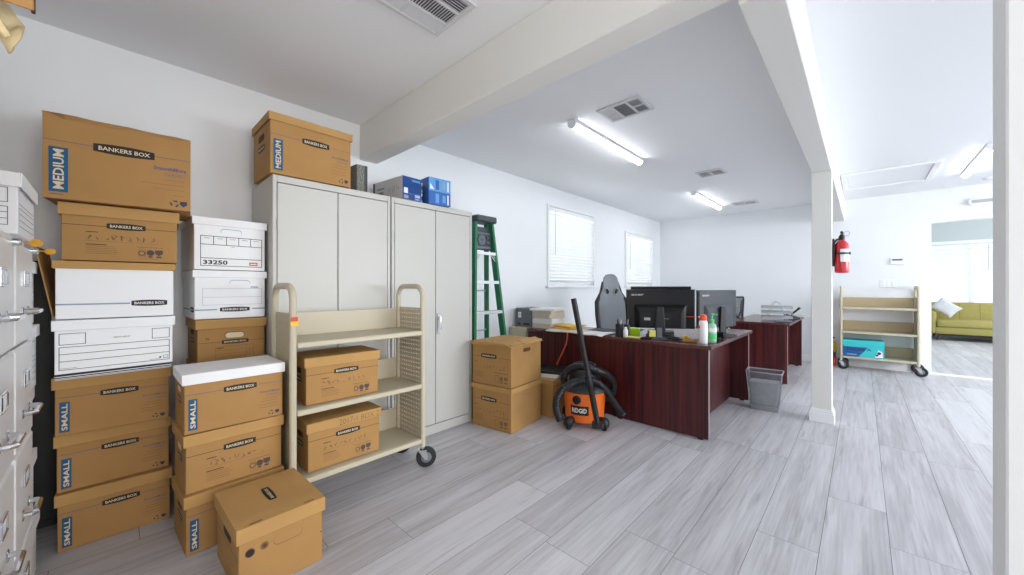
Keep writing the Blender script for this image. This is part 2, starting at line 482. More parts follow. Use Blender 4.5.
# unseen walls that close the room; near right and front openings are added for fill light
RW = [(0.1, 1.32, 0.45, 2.2), (2.4, 6.6, 0.7, 2.2)]  # near opening is added for fill; far one follows from the bluish floor
wall_x('wall_right', XR, XR + W, YF - W, YB + W, 0, ZC, RW)
FW = [(-0.75, 0.75, 0.95, 2.1)]  # unseen opening added behind the camera to brighten the beam face
wall_y('wall_front', YF - W, YF, XL, XR, 0, ZC, FW)
mb = MB(); mb.box(XL - W, XR + W, YF - W, YB + W, ZC, ZC + 0.1, 'ceil'); struct(mb, 'ceiling')
# wall end near the camera, and the dropped beams
mb = MB(); mb.box(0.2395, XR, 1.39, 1.513, 0, ZC, 'wall', 0.004); struct(mb, 'wall_partition')
mb = MB(); mb.box(XL, 0.2395, 1.39, 1.54, 2.222, ZC, 'beam', 0.004); struct(mb, 'ceiling_beam')
mb = MB(); mb.box(-0.325, -0.193, 1.54, YB, 2.195, ZC, 'beam', 0.004); struct(mb, 'ceiling_beam')
mb = MB()
mb.box(-0.328, -0.190, 4.245, 4.385, 0, 2.195, 'beam', 0.003)
struct(mb, 'column')
mb = MB()
for z0, z1, e in ((0, .085, .016), (.085, .105, .011), (.105, .118, .006)):
    mb.box(-0.328 - e, -0.190 + e, 4.245 - e, 4.385 + e, z0, z1, 'trim', 0.002)
struct(mb, 'trim_1')
# baseboards
def base(name, a, b):
    mb = MB()
    (xa, ya), (xb, yb) = a, b
    mb.box(xa, xb, ya, yb, 0, .09, 'trim', 0.002)
    if xb - xa > yb - ya: mb.box(xa, xb, ya + .006, yb, .088, .105, 'trim', 0.002)
    else: mb.box(xa, xb - .006, ya, yb, .088, .105, 'trim', 0.002)
    struct(mb, name)
base('baseboard_back', (XL + .015, YB - .014), (DX0, YB - .0005))
base('baseboard_left', (XL + .0005, YF), (XL + .014, YB - .0005))
# doorway to the sitting room: threshold strip
mb = MB(); mb.prism([(DX0, YB - .01), (DX1, YB - .01), (DX1, YB + W + .01), (DX0, YB + W + .01)], 0.006, 'trim', bev=0.002); struct(mb, 'trim_2')
# room beyond
mb = MB(); mb.box(-1.0 - W, -1.0, YB + W, YE, 0, 2.9, 'farwall'); struct(mb, 'wall_sitting_left')
FWIN = [(0.6, 4.4, 0.72, 2.2)]
wall_y('wall_sitting_back', YE, YE + W, -1.0, 5.0, 0, 2.9, FWIN, 'farwall')
wall_x('wall_sitting_right', 5.0, 5.0 + W, YB + W, YE, 0, 2.9, [(8.5, 12.2, 0.5, 2.3)], 'farwall')  # opening out of view, added for the sofa room fill light
mb = MB(); mb.box(-1 - W, 5 + W, YB + W, YE + W, 2.9, 3.0, 'ceil'); struct(mb, 'ceiling_sitting')
mb = MB(); mb.box(XR + W, 5 + W, YB, YB + W, 0, 2.9, 'farwall'); struct(mb, 'wall_sitting_front')
# attic hatch
t = thing('attic_hatch', 'white attic access panel with trim frame in the ceiling right of the long beam', 'ceiling hatch', (0.215, 6.33, ZC))
mb = MB(); w, d = .80, .93
for a in ((-w / 2, w / 2, -d / 2, -d / 2 + .055), (-w / 2, w / 2, d / 2 - .055, d / 2), (-w / 2, -w / 2 + .055, -d / 2 + .055, d / 2 - .055), (w / 2 - .055, w / 2, -d / 2 + .055, d / 2 - .055)):
    mb.box(*a, -.022, -.0005, 'trim', 0.003)
mb.build('frame', t)
mb = MB(); mb.box(-w / 2 + .06, w / 2 - .06, -d / 2 + .06, d / 2 - .06, -.008, -.001, 'ceil', 0.002); mb.build('panel', t)

# windows with blinds -----------------------------------------------------------
def window_left(n, y0, y1, z0, z1, label):
    mb = MB(); X = XL
    # jamb liner, sash frame, mullion, stool
    mb.box(X - W, X + .028, y0 - .005, y0 + .022, z0, z1, 'trim', .002); mb.box(X - W, X + .028, y1 - .022, y1 + .005, z0, z1, 'trim', .002)
    mb.box(X - W, X + .028, y0 + .022, y1 - .022, z1 - .022, z1 + .005, 'trim', .002)
    mb.box(X - W, X + .055, y0 - .03, y1 + .03, z0 - .022, z0 + .004, 'trim', .004)
    mb.box(X - W, X - W + .05, y0 + .022, y0 + .065, z0 + .004, z1 - .022, 'trim'); mb.box(X - W, X - W + .05, y1 - .065, y1 - .022, z0 + .004, z1 - .022, 'trim')
    ym = (y0 + y1) / 2; mb.box(X - W, X - W + .05, ym - .025, ym + .025, z0 + .004, z1 - .022, 'trim')
    mb.box(X - W, X - W + .05, y0 + .065, ym - .025, z0 + .004, z0 + .05, 'trim'); mb.box(X - W, X - W + .05, ym + .025, y1 - .065, z0 + .004, z0 + .05, 'trim')
    wo = struct(mb, 'window_%d' % n)
    mb = MB(); mb.box(X - W + .02, X - W + .024, y0 + .03, y1 - .03, z0 + .02, z1 - .03, 'glass'); mb.build('pane', wo)
    t = thing('window_blind', label, 'blind', (X - .005, ym, z0 + .006), 0, 'blinds in the windows of the long wall')
    h = z1 - z0 - .034; L = (y1 - y0) / 2 - .026
    mb = MB(); mb.box(-.03, .03, -L, L, h - .055, h, 'trim', .004); mb.build('headrail', t)
    mb = MB(); N = int((h - .10) / .044)
    for k in range(N):
        z = .06 + k * (h - .12) / N; T = Matrix.Translation((0, 0, z)) @ Matrix.Rotation(R(-40), 4, 'Y')
        mb.box(-.025, .025, -L, L, -.0015, .0015, 'slat', 0, T)
    for yy in (-L * .6, L * .6):
        mb.box(-.026, -.0255, yy - .003, yy + .003, .03, h - .05, 'slat'); mb.box(.0255, .026, yy - .003, yy + .003, .03, h - .05, 'slat')
    mb.build('slats', t)
    mb = MB()
    for k in range(4): mb.box(-.025, .025, -L, L, .006 + k * .012, .010 + k * .012, 'slat')
    mb.box(-.026, .026, -L, L, 0, .006, 'trim'); mb.build('bottom_rail', t)
    mb = MB(); mb.tube([(.036, -L + .12, h - .05), (.036, -L + .12, h - .62)], .004, 'lgrey', 6); mb.build('tilt_wand', t)
window_left(1, *WIN[0], 'white slatted blind on the larger window, nearer the green ladder')
window_left(2, *WIN[1], 'white slatted blind on the smaller window, behind the black monitors and near the far corner')
# sitting room window
y = YE
mb = MB(); a, b, c, d = FWIN[0]
for x in (a, 1.83, 3.3, b - .06): mb.box(x, x + .06, y, y + W, c, d, 'trim', .002)
mb.box(a - .05, b + .05, y - .03, y + W, c - .04, c, 'trim', .003); mb.box(a - .05, b + .05, y - .02, y + .0, d, d + .08, 'trim', .003)
wo = struct(mb, 'window_3')
mb = MB(); mb.box(a + .06, b - .06, y + .08, y + .084, c, d, 'glass'); mb.build('pane', wo)
for (x0, x1, lb) in ((0.66, 1.835, 'wide white blind left of the window mullion behind the olive sofa'), (1.895, 3.3, 'white blind right of the window mullion behind the olive sofa')):
    t = thing('window_blind', lb, 'blind', ((x0 + x1) / 2, y + .03, c + .002), 0, 'blinds in the sitting room window')
    L = (x1 - x0) / 2 - .006; h = d - c - .006
    mb = MB(); mb.box(-L, L, -.03, .03, h - .05, h, 'trim', .003); mb.build('headrail', t)
    mb = MB(); N = int((h - .08) / .046)
    for k in range(N):
        T = Matrix.Translation((0, 0, .03 + k * .046)) @ Matrix.Rotation(R(38), 4, 'X'); mb.box(-L, L, -.025, .025, -.0015, .0015, 'slat', 0, T)
    mb.build('slats', t)
    mb = MB(); mb.box(-L, L, -.025, .025, 0, .016, 'trim', .002); mb.build('bottom_rail', t)
    mb = MB(); mb.tube([(-L + .2, -.04, h - .04), (-L + .2, -.04, h - .62)], .005, 'lgrey', 6); mb.build('tilt_wand', t)

# ceiling tube lights --------------------------------------------------------------
def tube_light(x, y0, y1, label):
    t = thing('ceiling_light', label, 'ceiling light', (x, (y0 + y1) / 2, ZC), 0, 'tube lights on the ceiling')
    L = (y1 - y0) / 2
    mb = MB(); mb.box(-.032, .032, -L, L, -.028, -.0005, 'fixture', .003); mb.build('housing', t)
    mb = MB(); n = 8
    ring = lambda yy: [(.031 * math.cos(PI + PI * k / n), yy, -.028 + .031 * math.sin(PI + PI * k / n)) for k in range(n + 1)]
    mb.loft([ring(-L + .012), ring(L - .012)], 'lamp'); mb.build('diffuser', t)
    for s in (-1, 1):
        mb = MB(); rg = lambda yy: [(.036 * math.cos(PI + PI * k / n), yy, -.026 + .036 * math.sin(PI + PI * k / n)) for k in range(n + 1)] + [(.036, yy, -.001), (-.036, yy, -.001)]
        mb.loft([rg(s * L - .012), rg(s * L + .012)], 'fixture', smooth=False); mb.build('end_cap', t)
tube_light(-1.68, 2.50, 3.74, 'nearest lit tube light, beside the square ceiling vent')
tube_light(-1.70, 5.50, 6.78, 'lit tube light beyond the small ceiling vent, over the back desk')
tube_light(0.875, 5.52, 6.74, 'lit tube light right of the attic hatch, before the doorway')

# ceiling vents -------------------------------------------------------------------
def vent(x0, x1, y0, y1, label, kind):
    cx, cy = (x0 + x1) / 2, (y0 + y1) / 2; w, d = x1 - x0, y1 - y0
    t = thing('ceiling_vent', label, 'air vent', (cx, cy, ZC), 0, 'vents in the ceiling')
    mb = MB(); mb.box(-w / 2 + .02, w / 2 - .02, -d / 2 + .02, d / 2 - .02, -.004, -.001, 'ventdk'); mb.build('duct_opening', t)
    mb = MB(); f = .026
    for a in ((-w / 2, w / 2, -d / 2, -d / 2 + f), (-w / 2, w / 2, d / 2 - f, d / 2), (-w / 2, -w / 2 + f, -d / 2 + f, d / 2 - f), (w / 2 - f, w / 2, -d / 2 + f, d / 2 - f)):
        mb.box(*a, -.014, -.0005, 'vent', 0.003)
    iw, idp = w - 2 * f, d - 2 * f
    if kind == 3:
        xa, xb = -iw / 2 + iw * .31, -iw / 2 + iw * .69
        for x in (xa, xb): mb.box(x - .007, x + .007, -idp / 2, idp / 2, -.014, -.003, 'vent', .002)
        for s in (-1, 1):
            u0, u1 = (-iw / 2, xa - .007) if s < 0 else (xb + .007, iw / 2)
            mb.box(u0, u1, -.007, .007, -.014, -.003, 'vent', .002)
    else:
        mb.box(-.008, .008, -idp / 2, idp / 2, -.014, -.003, 'vent', .002)
    mb.build('frame', t)
    mb = MB()
    def lv(u0, u1, v0, v1, ang, along):
        if along == 'y':
            n = max(3, int((u1 - u0) / .0135))
            for k in range(n):
                T = Matrix.Translation((u0 + (k + .5) * (u1 - u0) / n, 0, -.009)) @ Matrix.Rotation(R(ang), 4, 'Y'); mb.box(-.0055, .0055, v0, v1, -.0008, .0008, 'vent', 0, T)
        else:
            n = max(3, int((v1 - v0) / .0135))
            for k in range(n):
                T = Matrix.Translation((0, v0 + (k + .5) * (v1 - v0) / n, -.009)) @ Matrix.Rotation(R(ang), 4, 'X'); mb.box(u0, u1, -.0055, .0055, -.0008, .0008, 'vent', 0, T)
    if kind == 3:
        lv(xa + .007, xb - .007, -idp / 2, idp / 2, 35, 'x')
        lv(-iw / 2, xa - .007, -idp / 2, -.007, -35, 'y'); lv(-iw / 2, xa - .007, .007, idp / 2, -35, 'y')
        lv(xb + .007, iw / 2, -idp / 2, -.007, 35, 'y'); lv(xb + .007, iw / 2, .007, idp / 2, 35, 'y')
    else:
        lv(-iw / 2, -.008, -idp / 2, idp / 2, 40, 'x'); lv(.008, iw / 2, -idp / 2, idp / 2, 40, 'x')
    mb.build('louvers', t)
vent(-1.63, -1.315, 0.71, 1.17, 'large louvered ceiling vent over the near boxes, this side of the cross beam', 3)
vent(-1.455, -1.115, 2.475, 2.735, 'square louvered ceiling vent beside the nearest tube light', 3)
vent(-1.41, -1.13, 4.60, 4.83, 'small two panel ceiling vent midway between the two left tube lights', 2)
vent(-1.50, -1.17, 6.62, 6.86, 'faint white ceiling vent beside the far tube light over the back desk', 2)

# ------------------------------------------------------------------ file boxes
def lines(F, u, v, w, n, m='inkf', al='l', dv=.008, t=.0016, seed=0):
    rnd = random.Random(seed)
    for k in range(n):
        q = w * rnd.uniform(.72, 1); s0 = u if al == 'l' else u + w - q
        F.rect(s0, v - k * dv, s0 + q, v - k * dv + t, m)
def front_move(word):
    def fn(F, H):
        Wd = F.W; lv = .645 * H
        F.rect(0, lv - .0012, .37 * Wd, lv + .0012, 'inkb'); F.rect(.68 * Wd, lv - .0012, Wd, lv + .0012, 'inkb')
        F.lozenge(.535 * Wd, lv, .34 * Wd, .115 * H)
        bw = .082 * Wd if word == 'SMALL' else .105 * Wd
        v0, v1 = .06 * H, .57 * H
        F.rect(.035 * Wd, v0, .035 * Wd + bw, v1, 'blue')
        F.text(word, .035 * Wd + bw * .77, v0 + .06 * (v1 - v0), bw * .56, 'letter', 'l', .02, True, width=(v1 - v0) * .88)
        F.text('SmoothMove', .96 * Wd, .475 * H, .035 * H, 'inkb', 'r', .02, shear=.15, width=.22 * Wd)
        F.text('CLASSIC', .95 * Wd, .41 * H, .03 * H, 'inkb', 'r', 0, width=.14 * Wd)
        lines(F, .72 * Wd, .355 * H, .22 * Wd, 2, 'inkf', 'r', .045 * H, .0016, 3); lines(F, .66 * Wd, .25 * H, .28 * Wd, 2, 'inkf', 'r', .05 * H, .0016, 4)
        F.recycle(.865 * Wd, .085 * H, .034 * H, 'inkn'); F.shield(.935 * Wd, .085 * H, .032 * H, 'inkn')
    return fn
def front_hand(seed):
    def fn(F, H):
        Wd = F.W; lv = .62 * H
        F.rect(0, lv - .0011, .36 * Wd, lv + .0011, 'inkk'); F.rect(.70 * Wd, lv - .0011, Wd, lv + .0011, 'inkk')
        F.lozenge(.53 * Wd, lv + .015 * H, .34 * Wd, .12 * H)
        F.rect(.19 * Wd, .505 * H, .29 * Wd, .518 * H, 'inkk')
        F.scrib(.19 * Wd, .37 * H, .62 * Wd, .10 * H, 9, 'inkh', .0022, seed)
        F.rect(.17 * Wd, .35 * H, .82 * Wd, .354 * H, 'inkf')
        F.rect(.19 * Wd, .285 * H, .36 * Wd, .298 * H, 'inkk')
        lines(F, .19 * Wd, .255 * H, .27 * Wd, 5, 'inkf', 'l', .032 * H, .0016, seed)
        F.rect(.62 * Wd, .275 * H, .86 * Wd, .285 * H, 'inkf')
        F.ring(.665 * Wd, .17 * H, .05 * H, .004, 'inkh'); F.frame(.64 * Wd, .10 * H, .70 * Wd, .25 * H, .0016, 'inkf')
        F.disc(.745 * Wd, .18 * H, .055 * H, 'inkh'); F.rect(.725 * Wd, .09 * H, .765 * Wd, .12 * H, 'inkh')
        F.shield(.825 * Wd, .18 * H, .055 * H, 'inkh'); F.rect(.80 * Wd, .09 * H, .85 * Wd, .12 * H, 'inkh')
        lines(F, .64 * Wd, .06 * H, .2 * Wd, 1, 'inkf', 'l', .02, .0016, 5)
    return fn
def front_stripe(F, H):
    Wd = F.W
    F.rect(0, .235 * H, .60 * Wd, .26 * H, 'inkbl'); F.lozenge(.775 * Wd, .25 * H, .33 * Wd, .115 * H, 'ink', 'lwhite')
def front_office(F, H):
    Wd = F.W
    for (a, b) in ((.03, .235), (.80, .97)): F.frame(a * Wd, .58 * H, b * Wd, .77 * H, .0022, 'inkk')
    F.text('OFFICE DEPOT', .53 * Wd, .645 * H, .022 * H, 'inkk', 'c', .01, width=.15 * Wd)
    F.frame(.03 * Wd, .16 * H, .97 * Wd, .545 * H, .0022, 'inkk')
    for v in (.42, .30): F.rect(.03 * Wd, v * H, .97 * Wd, v * H + .0022, 'inkk')
    F.disc(.88 * Wd, .215 * H, .016 * H, 'ink'); F.frame(.91 * Wd, .19 * H, .955 * Wd, .25 * H, .0018, 'inkg')
    lines(F, .78 * Wd, .185 * H, .1 * Wd, 1, 'inkg'); lines(F, .04 * Wd, .185 * H, .13 * Wd, 1, 'inkg')
    F.rect(0, .062 * H, Wd, .10 * H, 'ink'); F.rect(0, .03 * H, Wd, .05 * H, 'inkn'); F.rect(0, .012 * H, Wd, .02 * H, 'ink')
def front_33250(F, H):
    Wd = F.W; t = .003
    F.stad(.5 * Wd, .745 * H, .30 * Wd, .105 * H, 'inkbl'); F.stad(.5 * Wd, .738 * H, .29 * Wd, .095 * H, 'wcard', 2)
    a, b, c, d = .08 * Wd, .955 * Wd, .07 * H, .645 * H
    F.frame(a, c, b, d, t, 'ink'); F.rect(a, .475 * H, b, .475 * H + t, 'ink'); F.rect(a, .215 * H, b, .215 * H + t, 'ink')
    for k in range(1, 5): u = a + (b - a) * k / 5; F.rect(u - t / 2, .475 * H, u + t / 2, d, 'ink')
    for k in range(5): u = a + (b - a) * (k + .5) / 5; F.rect(u - .04 * Wd, .595 * H, u + .04 * Wd, .60 * H + .001, 'inkg')
    F.rect(.5 * Wd, .445 * H, .54 * Wd, .452 * H, 'inkg')
    F.text('33250', .115 * Wd, .105 * H, .078 * H, 'ink', 'l', .03, width=.33 * Wd)
    F.rect(.76 * Wd, .10 * H, .885 * Wd, .165 * H, 'red'); F.rect(.775 * Wd, .122 * H, .87 * Wd, .142 * H, 'lwhite', 2)
def front_bbwhite(F, H):
    Wd = F.W
    F.stad(.62 * Wd, .745 * H, .30 * Wd, .11 * H, 'inkbl'); F.stad(.62 * Wd, .738 * H, .29 * Wd, .10 * H, 'wcard', 2)
    F.rect(0, .175 * H, .30 * Wd, .20 * H, 'inkbl'); F.rect(.80 * Wd, .175 * H, Wd, .20 * H, 'inkbl')
    F.lozenge(.55 * Wd, .185 * H, .43 * Wd, .10 * H, 'ink', 'lwhite')
    F.frame(.10 * Wd, .28 * H, .95 * Wd, .62 * H, .0014, 'inkbl'); F.rect(.10 * Wd, .44 * H, .95 * Wd, .445 * H, 'inkbl')
    F.text('STOR/FILE', .78 * Wd, .635 * H, .03 * H, 'blue', 'l', .02, width=.12 * Wd)
def front_form(F, H):
    Wd = F.W
    F.stad(.53 * Wd, .62 * H, .30 * Wd, .14 * H, 'kraftdk'); F.stad(.53 * Wd, .615 * H, .28 * Wd, .12 * H, 'letter', 2)
    F.rect(0, .47 * H, .34 * Wd, .477 * H, 'inkk'); F.rect(.74 * Wd, .47 * H, Wd, .477 * H, 'inkk')
    F.lozenge(.54 * Wd, .47 * H, .40 * Wd, .10 * H)
    F.frame(.25 * Wd, .04 * H, .83 * Wd, .37 * H, .0016, 'inkf'); F.rect(.70 * Wd, .04 * H, .704 * Wd, .37 * H, 'inkf')
    for k in range(3): F.rect(.25 * Wd, (.12 + k * .08) * H, .70 * Wd, (.125 + k * .08) * H, 'inkf')
    F.rect(.27 * Wd, .33 * H, .37 * Wd, .345 * H, 'inkk'); F.scrib(.71 * Wd, .08 * H, .11 * Wd, .24 * H, 3, 'inkf', .0014, 9)
    F.text('N', .11 * Wd, .53 * H, .06 * H, 'inkk', 'l', 0, shear=.2)
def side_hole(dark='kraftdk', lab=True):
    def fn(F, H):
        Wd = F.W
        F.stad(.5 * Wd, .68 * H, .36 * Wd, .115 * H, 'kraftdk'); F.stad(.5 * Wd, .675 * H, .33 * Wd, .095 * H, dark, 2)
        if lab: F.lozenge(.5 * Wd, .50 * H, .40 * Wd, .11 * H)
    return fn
def file_box(label, loc, rz, w, d, h, front, side=None, body='kraft', lid='kraftlid', lh=.055, group=None, top=None, lidfront=None, warp=0.0, name='file_box'):
    t = thing(name, label, 'box', loc, R(rz), group)
    mb = MB(); i = .009
    bt = h - .006 if lid else h
    mb.box(-w / 2 + i, w / 2 - i, i, d - i, 0, bt, body, .0025)
    F = Face(mb, (-w / 2 + i, i, 0), (1, 0, 0), (0, 0, 1), w - 2 * i, h)
    if front: front(F, h)
    if side:
        F = Face(mb, (-w / 2 + i, d - i, 0), (0, -1, 0), (0, 0, 1), d - 2 * i, h); side(F, h)
        F = Face(mb, (w / 2 - i, i, 0), (0, 1, 0), (0, 0, 1), d - 2 * i, h); side(F, h)
    mb.recalc = False
    mb.build('body', t)
    if lid:
        mb = MB()
        z0, z1 = h - lh, h; th = .0045
        n = 6
        # a hollow tray with a slightly domed top and a folded lip
        mb.box(-w / 2, w / 2, 0, th, z0, z1 - .003, lid, .0015); mb.box(-w / 2, w / 2, d - th, d, z0, z1 - .003, lid, .0015)
        mb.box(-w / 2, -w / 2 + th, th, d - th, z0, z1 - .003, lid, .0015); mb.box(w / 2 - th, w / 2, th, d - th, z0, z1 - .003, lid, .0015)
        vs = []; fs = []
        for a in range(n + 1):
            for b in range(n + 1):
                x = -w / 2 + w * a / n; yy = d * b / n; e = min(a, n - a, b, n - b)
                zz = z1 - .0008 - (.0025 if e == 0 else 0) - warp * (math.sin(PI * a / n) * math.sin(PI * b / n))
                if e == 0: x *= .999; yy = .0005 + yy * .997
                vs.append((x, yy, zz))
        for a in range(n):
            for b in range(n):
                q = a * (n + 1) + b; fs.append((q, q + n + 1, q + n + 2, q + 1))
        mb.raw(vs, fs, lid)
        if lidfront: lidfront(Face(mb, (-w / 2, 0, z0), (1, 0, 0), (0, 0, 1), w, lh), lh)
        if top: top(Face(mb, (-w / 2, 0, z1), (1, 0, 0), (0, 1, 0), w, d), d)
        mb.recalc = False
        mb.build('lid', t)
    return t

G1 = 'boxes in the wall stack beside the file cabinets'
small = front_move('SMALL'); sh = side_hole()
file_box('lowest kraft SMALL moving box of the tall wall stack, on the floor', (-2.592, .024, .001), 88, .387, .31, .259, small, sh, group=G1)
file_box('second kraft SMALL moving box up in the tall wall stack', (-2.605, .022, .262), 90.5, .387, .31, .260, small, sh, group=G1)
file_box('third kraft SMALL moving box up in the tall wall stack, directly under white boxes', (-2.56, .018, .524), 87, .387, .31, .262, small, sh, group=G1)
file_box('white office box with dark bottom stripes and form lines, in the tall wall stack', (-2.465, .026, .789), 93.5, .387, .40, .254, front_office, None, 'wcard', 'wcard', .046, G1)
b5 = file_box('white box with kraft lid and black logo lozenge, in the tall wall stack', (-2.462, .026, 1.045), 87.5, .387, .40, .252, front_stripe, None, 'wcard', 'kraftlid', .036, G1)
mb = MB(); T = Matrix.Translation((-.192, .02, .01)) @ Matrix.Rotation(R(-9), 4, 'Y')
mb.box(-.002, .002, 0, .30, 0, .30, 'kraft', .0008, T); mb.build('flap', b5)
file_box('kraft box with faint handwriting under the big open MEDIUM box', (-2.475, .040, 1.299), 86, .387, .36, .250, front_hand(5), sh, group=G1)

# open MEDIUM box with folded flaps at the very top of the stack
def open_medium():
    t = thing('moving_box', 'large open kraft MEDIUM moving box with raised flaps on top of the wall stack', 'box', (-2.437, .039, 1.553), R(83.5), G1)
    w, d, h, th = .462, .38, .335, .004
    mb = MB(); mb.recalc = False
    mb.box(-w / 2, w / 2, 0, th, 0, h, 'kraft', .001); mb.box(-w / 2, w / 2, d - th, d, 0, h, 'kraft', .001)
    mb.box(-w / 2, -w / 2 + th, th, d - th, 0, h, 'kraft', .001); mb.box(w / 2 - th, w / 2, th, d - th, 0, h, 'kraft', .001)
    mb.box(-w / 2 + th, w / 2 - th, th, d - th, 0, th, 'kraft')
    F = Face(mb, (-w / 2, 0, 0), (1, 0, 0), (0, 0, 1), w, .36)
    H = .36; Wd = w; lv = .242
    F.rect(0, lv - .0013, .31 * Wd, lv + .0013, 'inkb'); F.rect(.73 * Wd, lv - .0013, Wd, lv + .0013, 'inkb')
    F.lozenge(.515 * Wd, lv - .002, .42 * Wd, .044)
    F.rect(.035 * Wd, .028, .15 * Wd, .215, 'blue'); F.text('MEDIUM', .035 * Wd + .041, .04, .030, 'letter', 'l', .02, True, width=.166)
    F.rect(.035 * Wd, .016, .12 * Wd, .020, 'inkb')
    F.text('SmoothMove', .965 * Wd, .183, .017, 'inkb', 'r', .03, shear=.15, width=.25 * Wd); F.text('CLASSIC', .955 * Wd, .158, .0135, 'inkb', 'r', 0, width=.155 * Wd)
    lines(F, .74 * Wd, .137, .21 * Wd, 1, 'inkf', 'r', seed=1); lines(F, .62 * Wd, .115, .33 * Wd, 1, 'inkf', 'r', seed=2); lines(F, .65 * Wd, .093, .3 * Wd, 1, 'inkf', 'r', seed=3); lines(F, .86 * Wd, .068, .09 * Wd, 1, 'inkf', 'r')
    F.recycle(.875 * Wd, .03, .0135, 'inkn'); F.shield(.945 * Wd, .03, .013, 'inkn')
    mb.build('body', t)
    # front lip that is folded up, with a creased upper edge
    def sheet(pts0, pts1, nm):
        mb = MB(); n = len(pts0) - 1; vs = [Vector(p) for p in pts0] + [Vector(p) for p in pts1]
        off = Vector((0, .003, -.001))
        vs += [v + off for v in vs[:]]
        k = n + 1; fs = []
        for a in range(n):
            fs.append((a, a + 1, k + a + 1, k + a)); fs.append((2 * k + a, 3 * k + a, 3 * k + a + 1, 2 * k + a + 1))
            fs.append((k + a, k + a + 1, 3 * k + a + 1, 3 * k + a)); fs.append((a, 2 * k + a, 2 * k + a + 1, a + 1))
        fs.append((0, k, 3 * k, 2 * k)); fs.append((n, 2 * k + n, 3 * k + n, k + n))
        mb.raw(vs, fs, 'kraft'); mb.build(nm, t)
    xs = [-w / 2 + w * i / 8 for i in range(9)]
    xb = [-w / 2 - .035 + (w + .035) * i / 8 for i in range(9)]
    sheet([(x, 0, h) for x in xs], [(x, .004 + .004 * math.sin(i * 2.1), h + (.022, .004, .006, .012, .010, .012, .009, .010, .011)[i]) for i, x in enumerate(xs)], 'flap')
    sheet([(max(x, -w / 2), d - .006, h) for x in xb], [(x, d + .012, h + .140 - .010 * i / 8 + .002 * math.sin(i * 2)) for i, x in enumerate(xb)], 'flap')
    ys = [.01 + (d - .02) * i / 6 for i in range(7)]
    sheet([(-w / 2 + .002, v, h) for v in ys], [(-w / 2 - .004, v, h + .024 + .11 * i / 6) for i, v in enumerate(ys)], 'flap')
    sheet([(w / 2 - .006, v, h) for v in ys], [(w / 2 - .004, v, h + .005 + .12 * i / 6) for i, v in enumerate(ys)], 'flap')
open_medium()

G2 = 'boxes in the front stack beside the book cart'
cy = .413
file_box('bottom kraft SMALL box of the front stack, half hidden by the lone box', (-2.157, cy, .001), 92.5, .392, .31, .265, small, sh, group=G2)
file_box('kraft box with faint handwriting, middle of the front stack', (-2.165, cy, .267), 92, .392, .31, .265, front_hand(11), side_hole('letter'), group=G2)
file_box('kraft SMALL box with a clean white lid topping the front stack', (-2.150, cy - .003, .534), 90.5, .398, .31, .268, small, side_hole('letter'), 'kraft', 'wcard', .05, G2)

G3 = 'boxes in the back stack beside the tall cabinet'
dy = .477
file_box('lowest kraft box of the back stack, hidden behind the front stack', (-2.615, dy, .001), 91, .328, .375, .250, None, None, group=G3)
file_box('kraft box second lowest in the back stack, hidden behind the front stack', (-2.615, dy, .252), 91, .328, .375, .250, None, None, group=G3)
file_box('kraft box third in the back stack, lid corner just showing above the white lid', (-2.61, dy, .503), 90, .328, .375, .252, None, None, group=G3)
file_box('kraft box with a pale handle hole and black lozenge below the two white boxes', (-2.615, dy, .756), 90, .330, .378, .250, front_form, sh, group=G3)
def side_bw(F, H):
    F.rect(0, .175 * H, F.W * .6, .20 * H, 'inkbl'); F.lozenge(.8 * F.W, .19 * H, .3 * F.W, .11 * H, 'ink', 'lwhite')
file_box('white storage box with thin blue stripe and black lozenge, under the 33250 box', (-2.604, dy - .007, 1.007), 91, .342, .385, .270, front_bbwhite, side_bw, 'wcard', 'wcard', .042, G3)
file_box('white file box marked 33250 on top of the back stack', (-2.598, dy - .009, 1.278), 92, .345, .385, .287, front_33250, None, 'wcard', 'wcard', .045, G3)

# lidded file box on the floor in front
def open_front(F, H):
    Wd = F.W
    F.ring(.12 * Wd, .60 * H, .017, .003, 'inkf'); F.disc(.12 * Wd, .60 * H, .015, 'ink'); F.disc(.28 * Wd, .62 * H, .015, 'inkf'); F.disc(.28 * Wd, .62 * H, .008, 'kraftdk', 2)
    F.stad(.56 * Wd, .62 * H, .36 * Wd, .15 * H, 'inkf'); F.stad(.56 * Wd, .625 * H, .35 * Wd, .14 * H, 'kraft', 2)
    F.rect(.97 * Wd, .44 * H, .985 * Wd, .46 * H, 'inkk')
def open_side(F, H):
    Wd = F.W
    F.stad(.52 * Wd, .66 * H, .36 * Wd, .15 * H, 'kraftdk'); F.stad(.52 * Wd, .65 * H, .33 * Wd, .12 * H, 'ink', 2)
    F.rect(0, .52 * H, Wd, .526 * H, 'inkk'); F.scrib(.5 * Wd, .28 * H, .3 * Wd, .1 * H, 4, 'inkg', .0016, 4); lines(F, .5 * Wd, .2 * H, .3 * Wd, 4, 'inkf')
def open_top(F, D):
    Wd = F.W; cu, cv = .50 * Wd, .52 * D; n = 8
    a, b = .055 * Wd, .17 * D
    F.poly([(cu + a * s * (.75 + .25 * (1 - (2 * k / n - 1) ** 2)), cv + b * (2 * k / n - 1)) for s, rng in ((1, range(n + 1)), (-1, range(n, -1, -1))) for k in rng], 'ink', 1)
    F.text('BANKERS BOX', cu + a * .35, cv - b * .8, a * .7, 'letter', 'l', .015, True, width=b * 1.6)
    for u in (.20, .80): F.rect((u - .065) * Wd, .012 * D, (u + .065) * Wd, .026 * D, 'kraftdk')
file_box('lidded kraft file box alone on the floor in front, two round holes in its face', (-1.700, .478, .001), 91, .318, .388, .276, open_front, open_side, group=None, lh=.062, top=open_top)

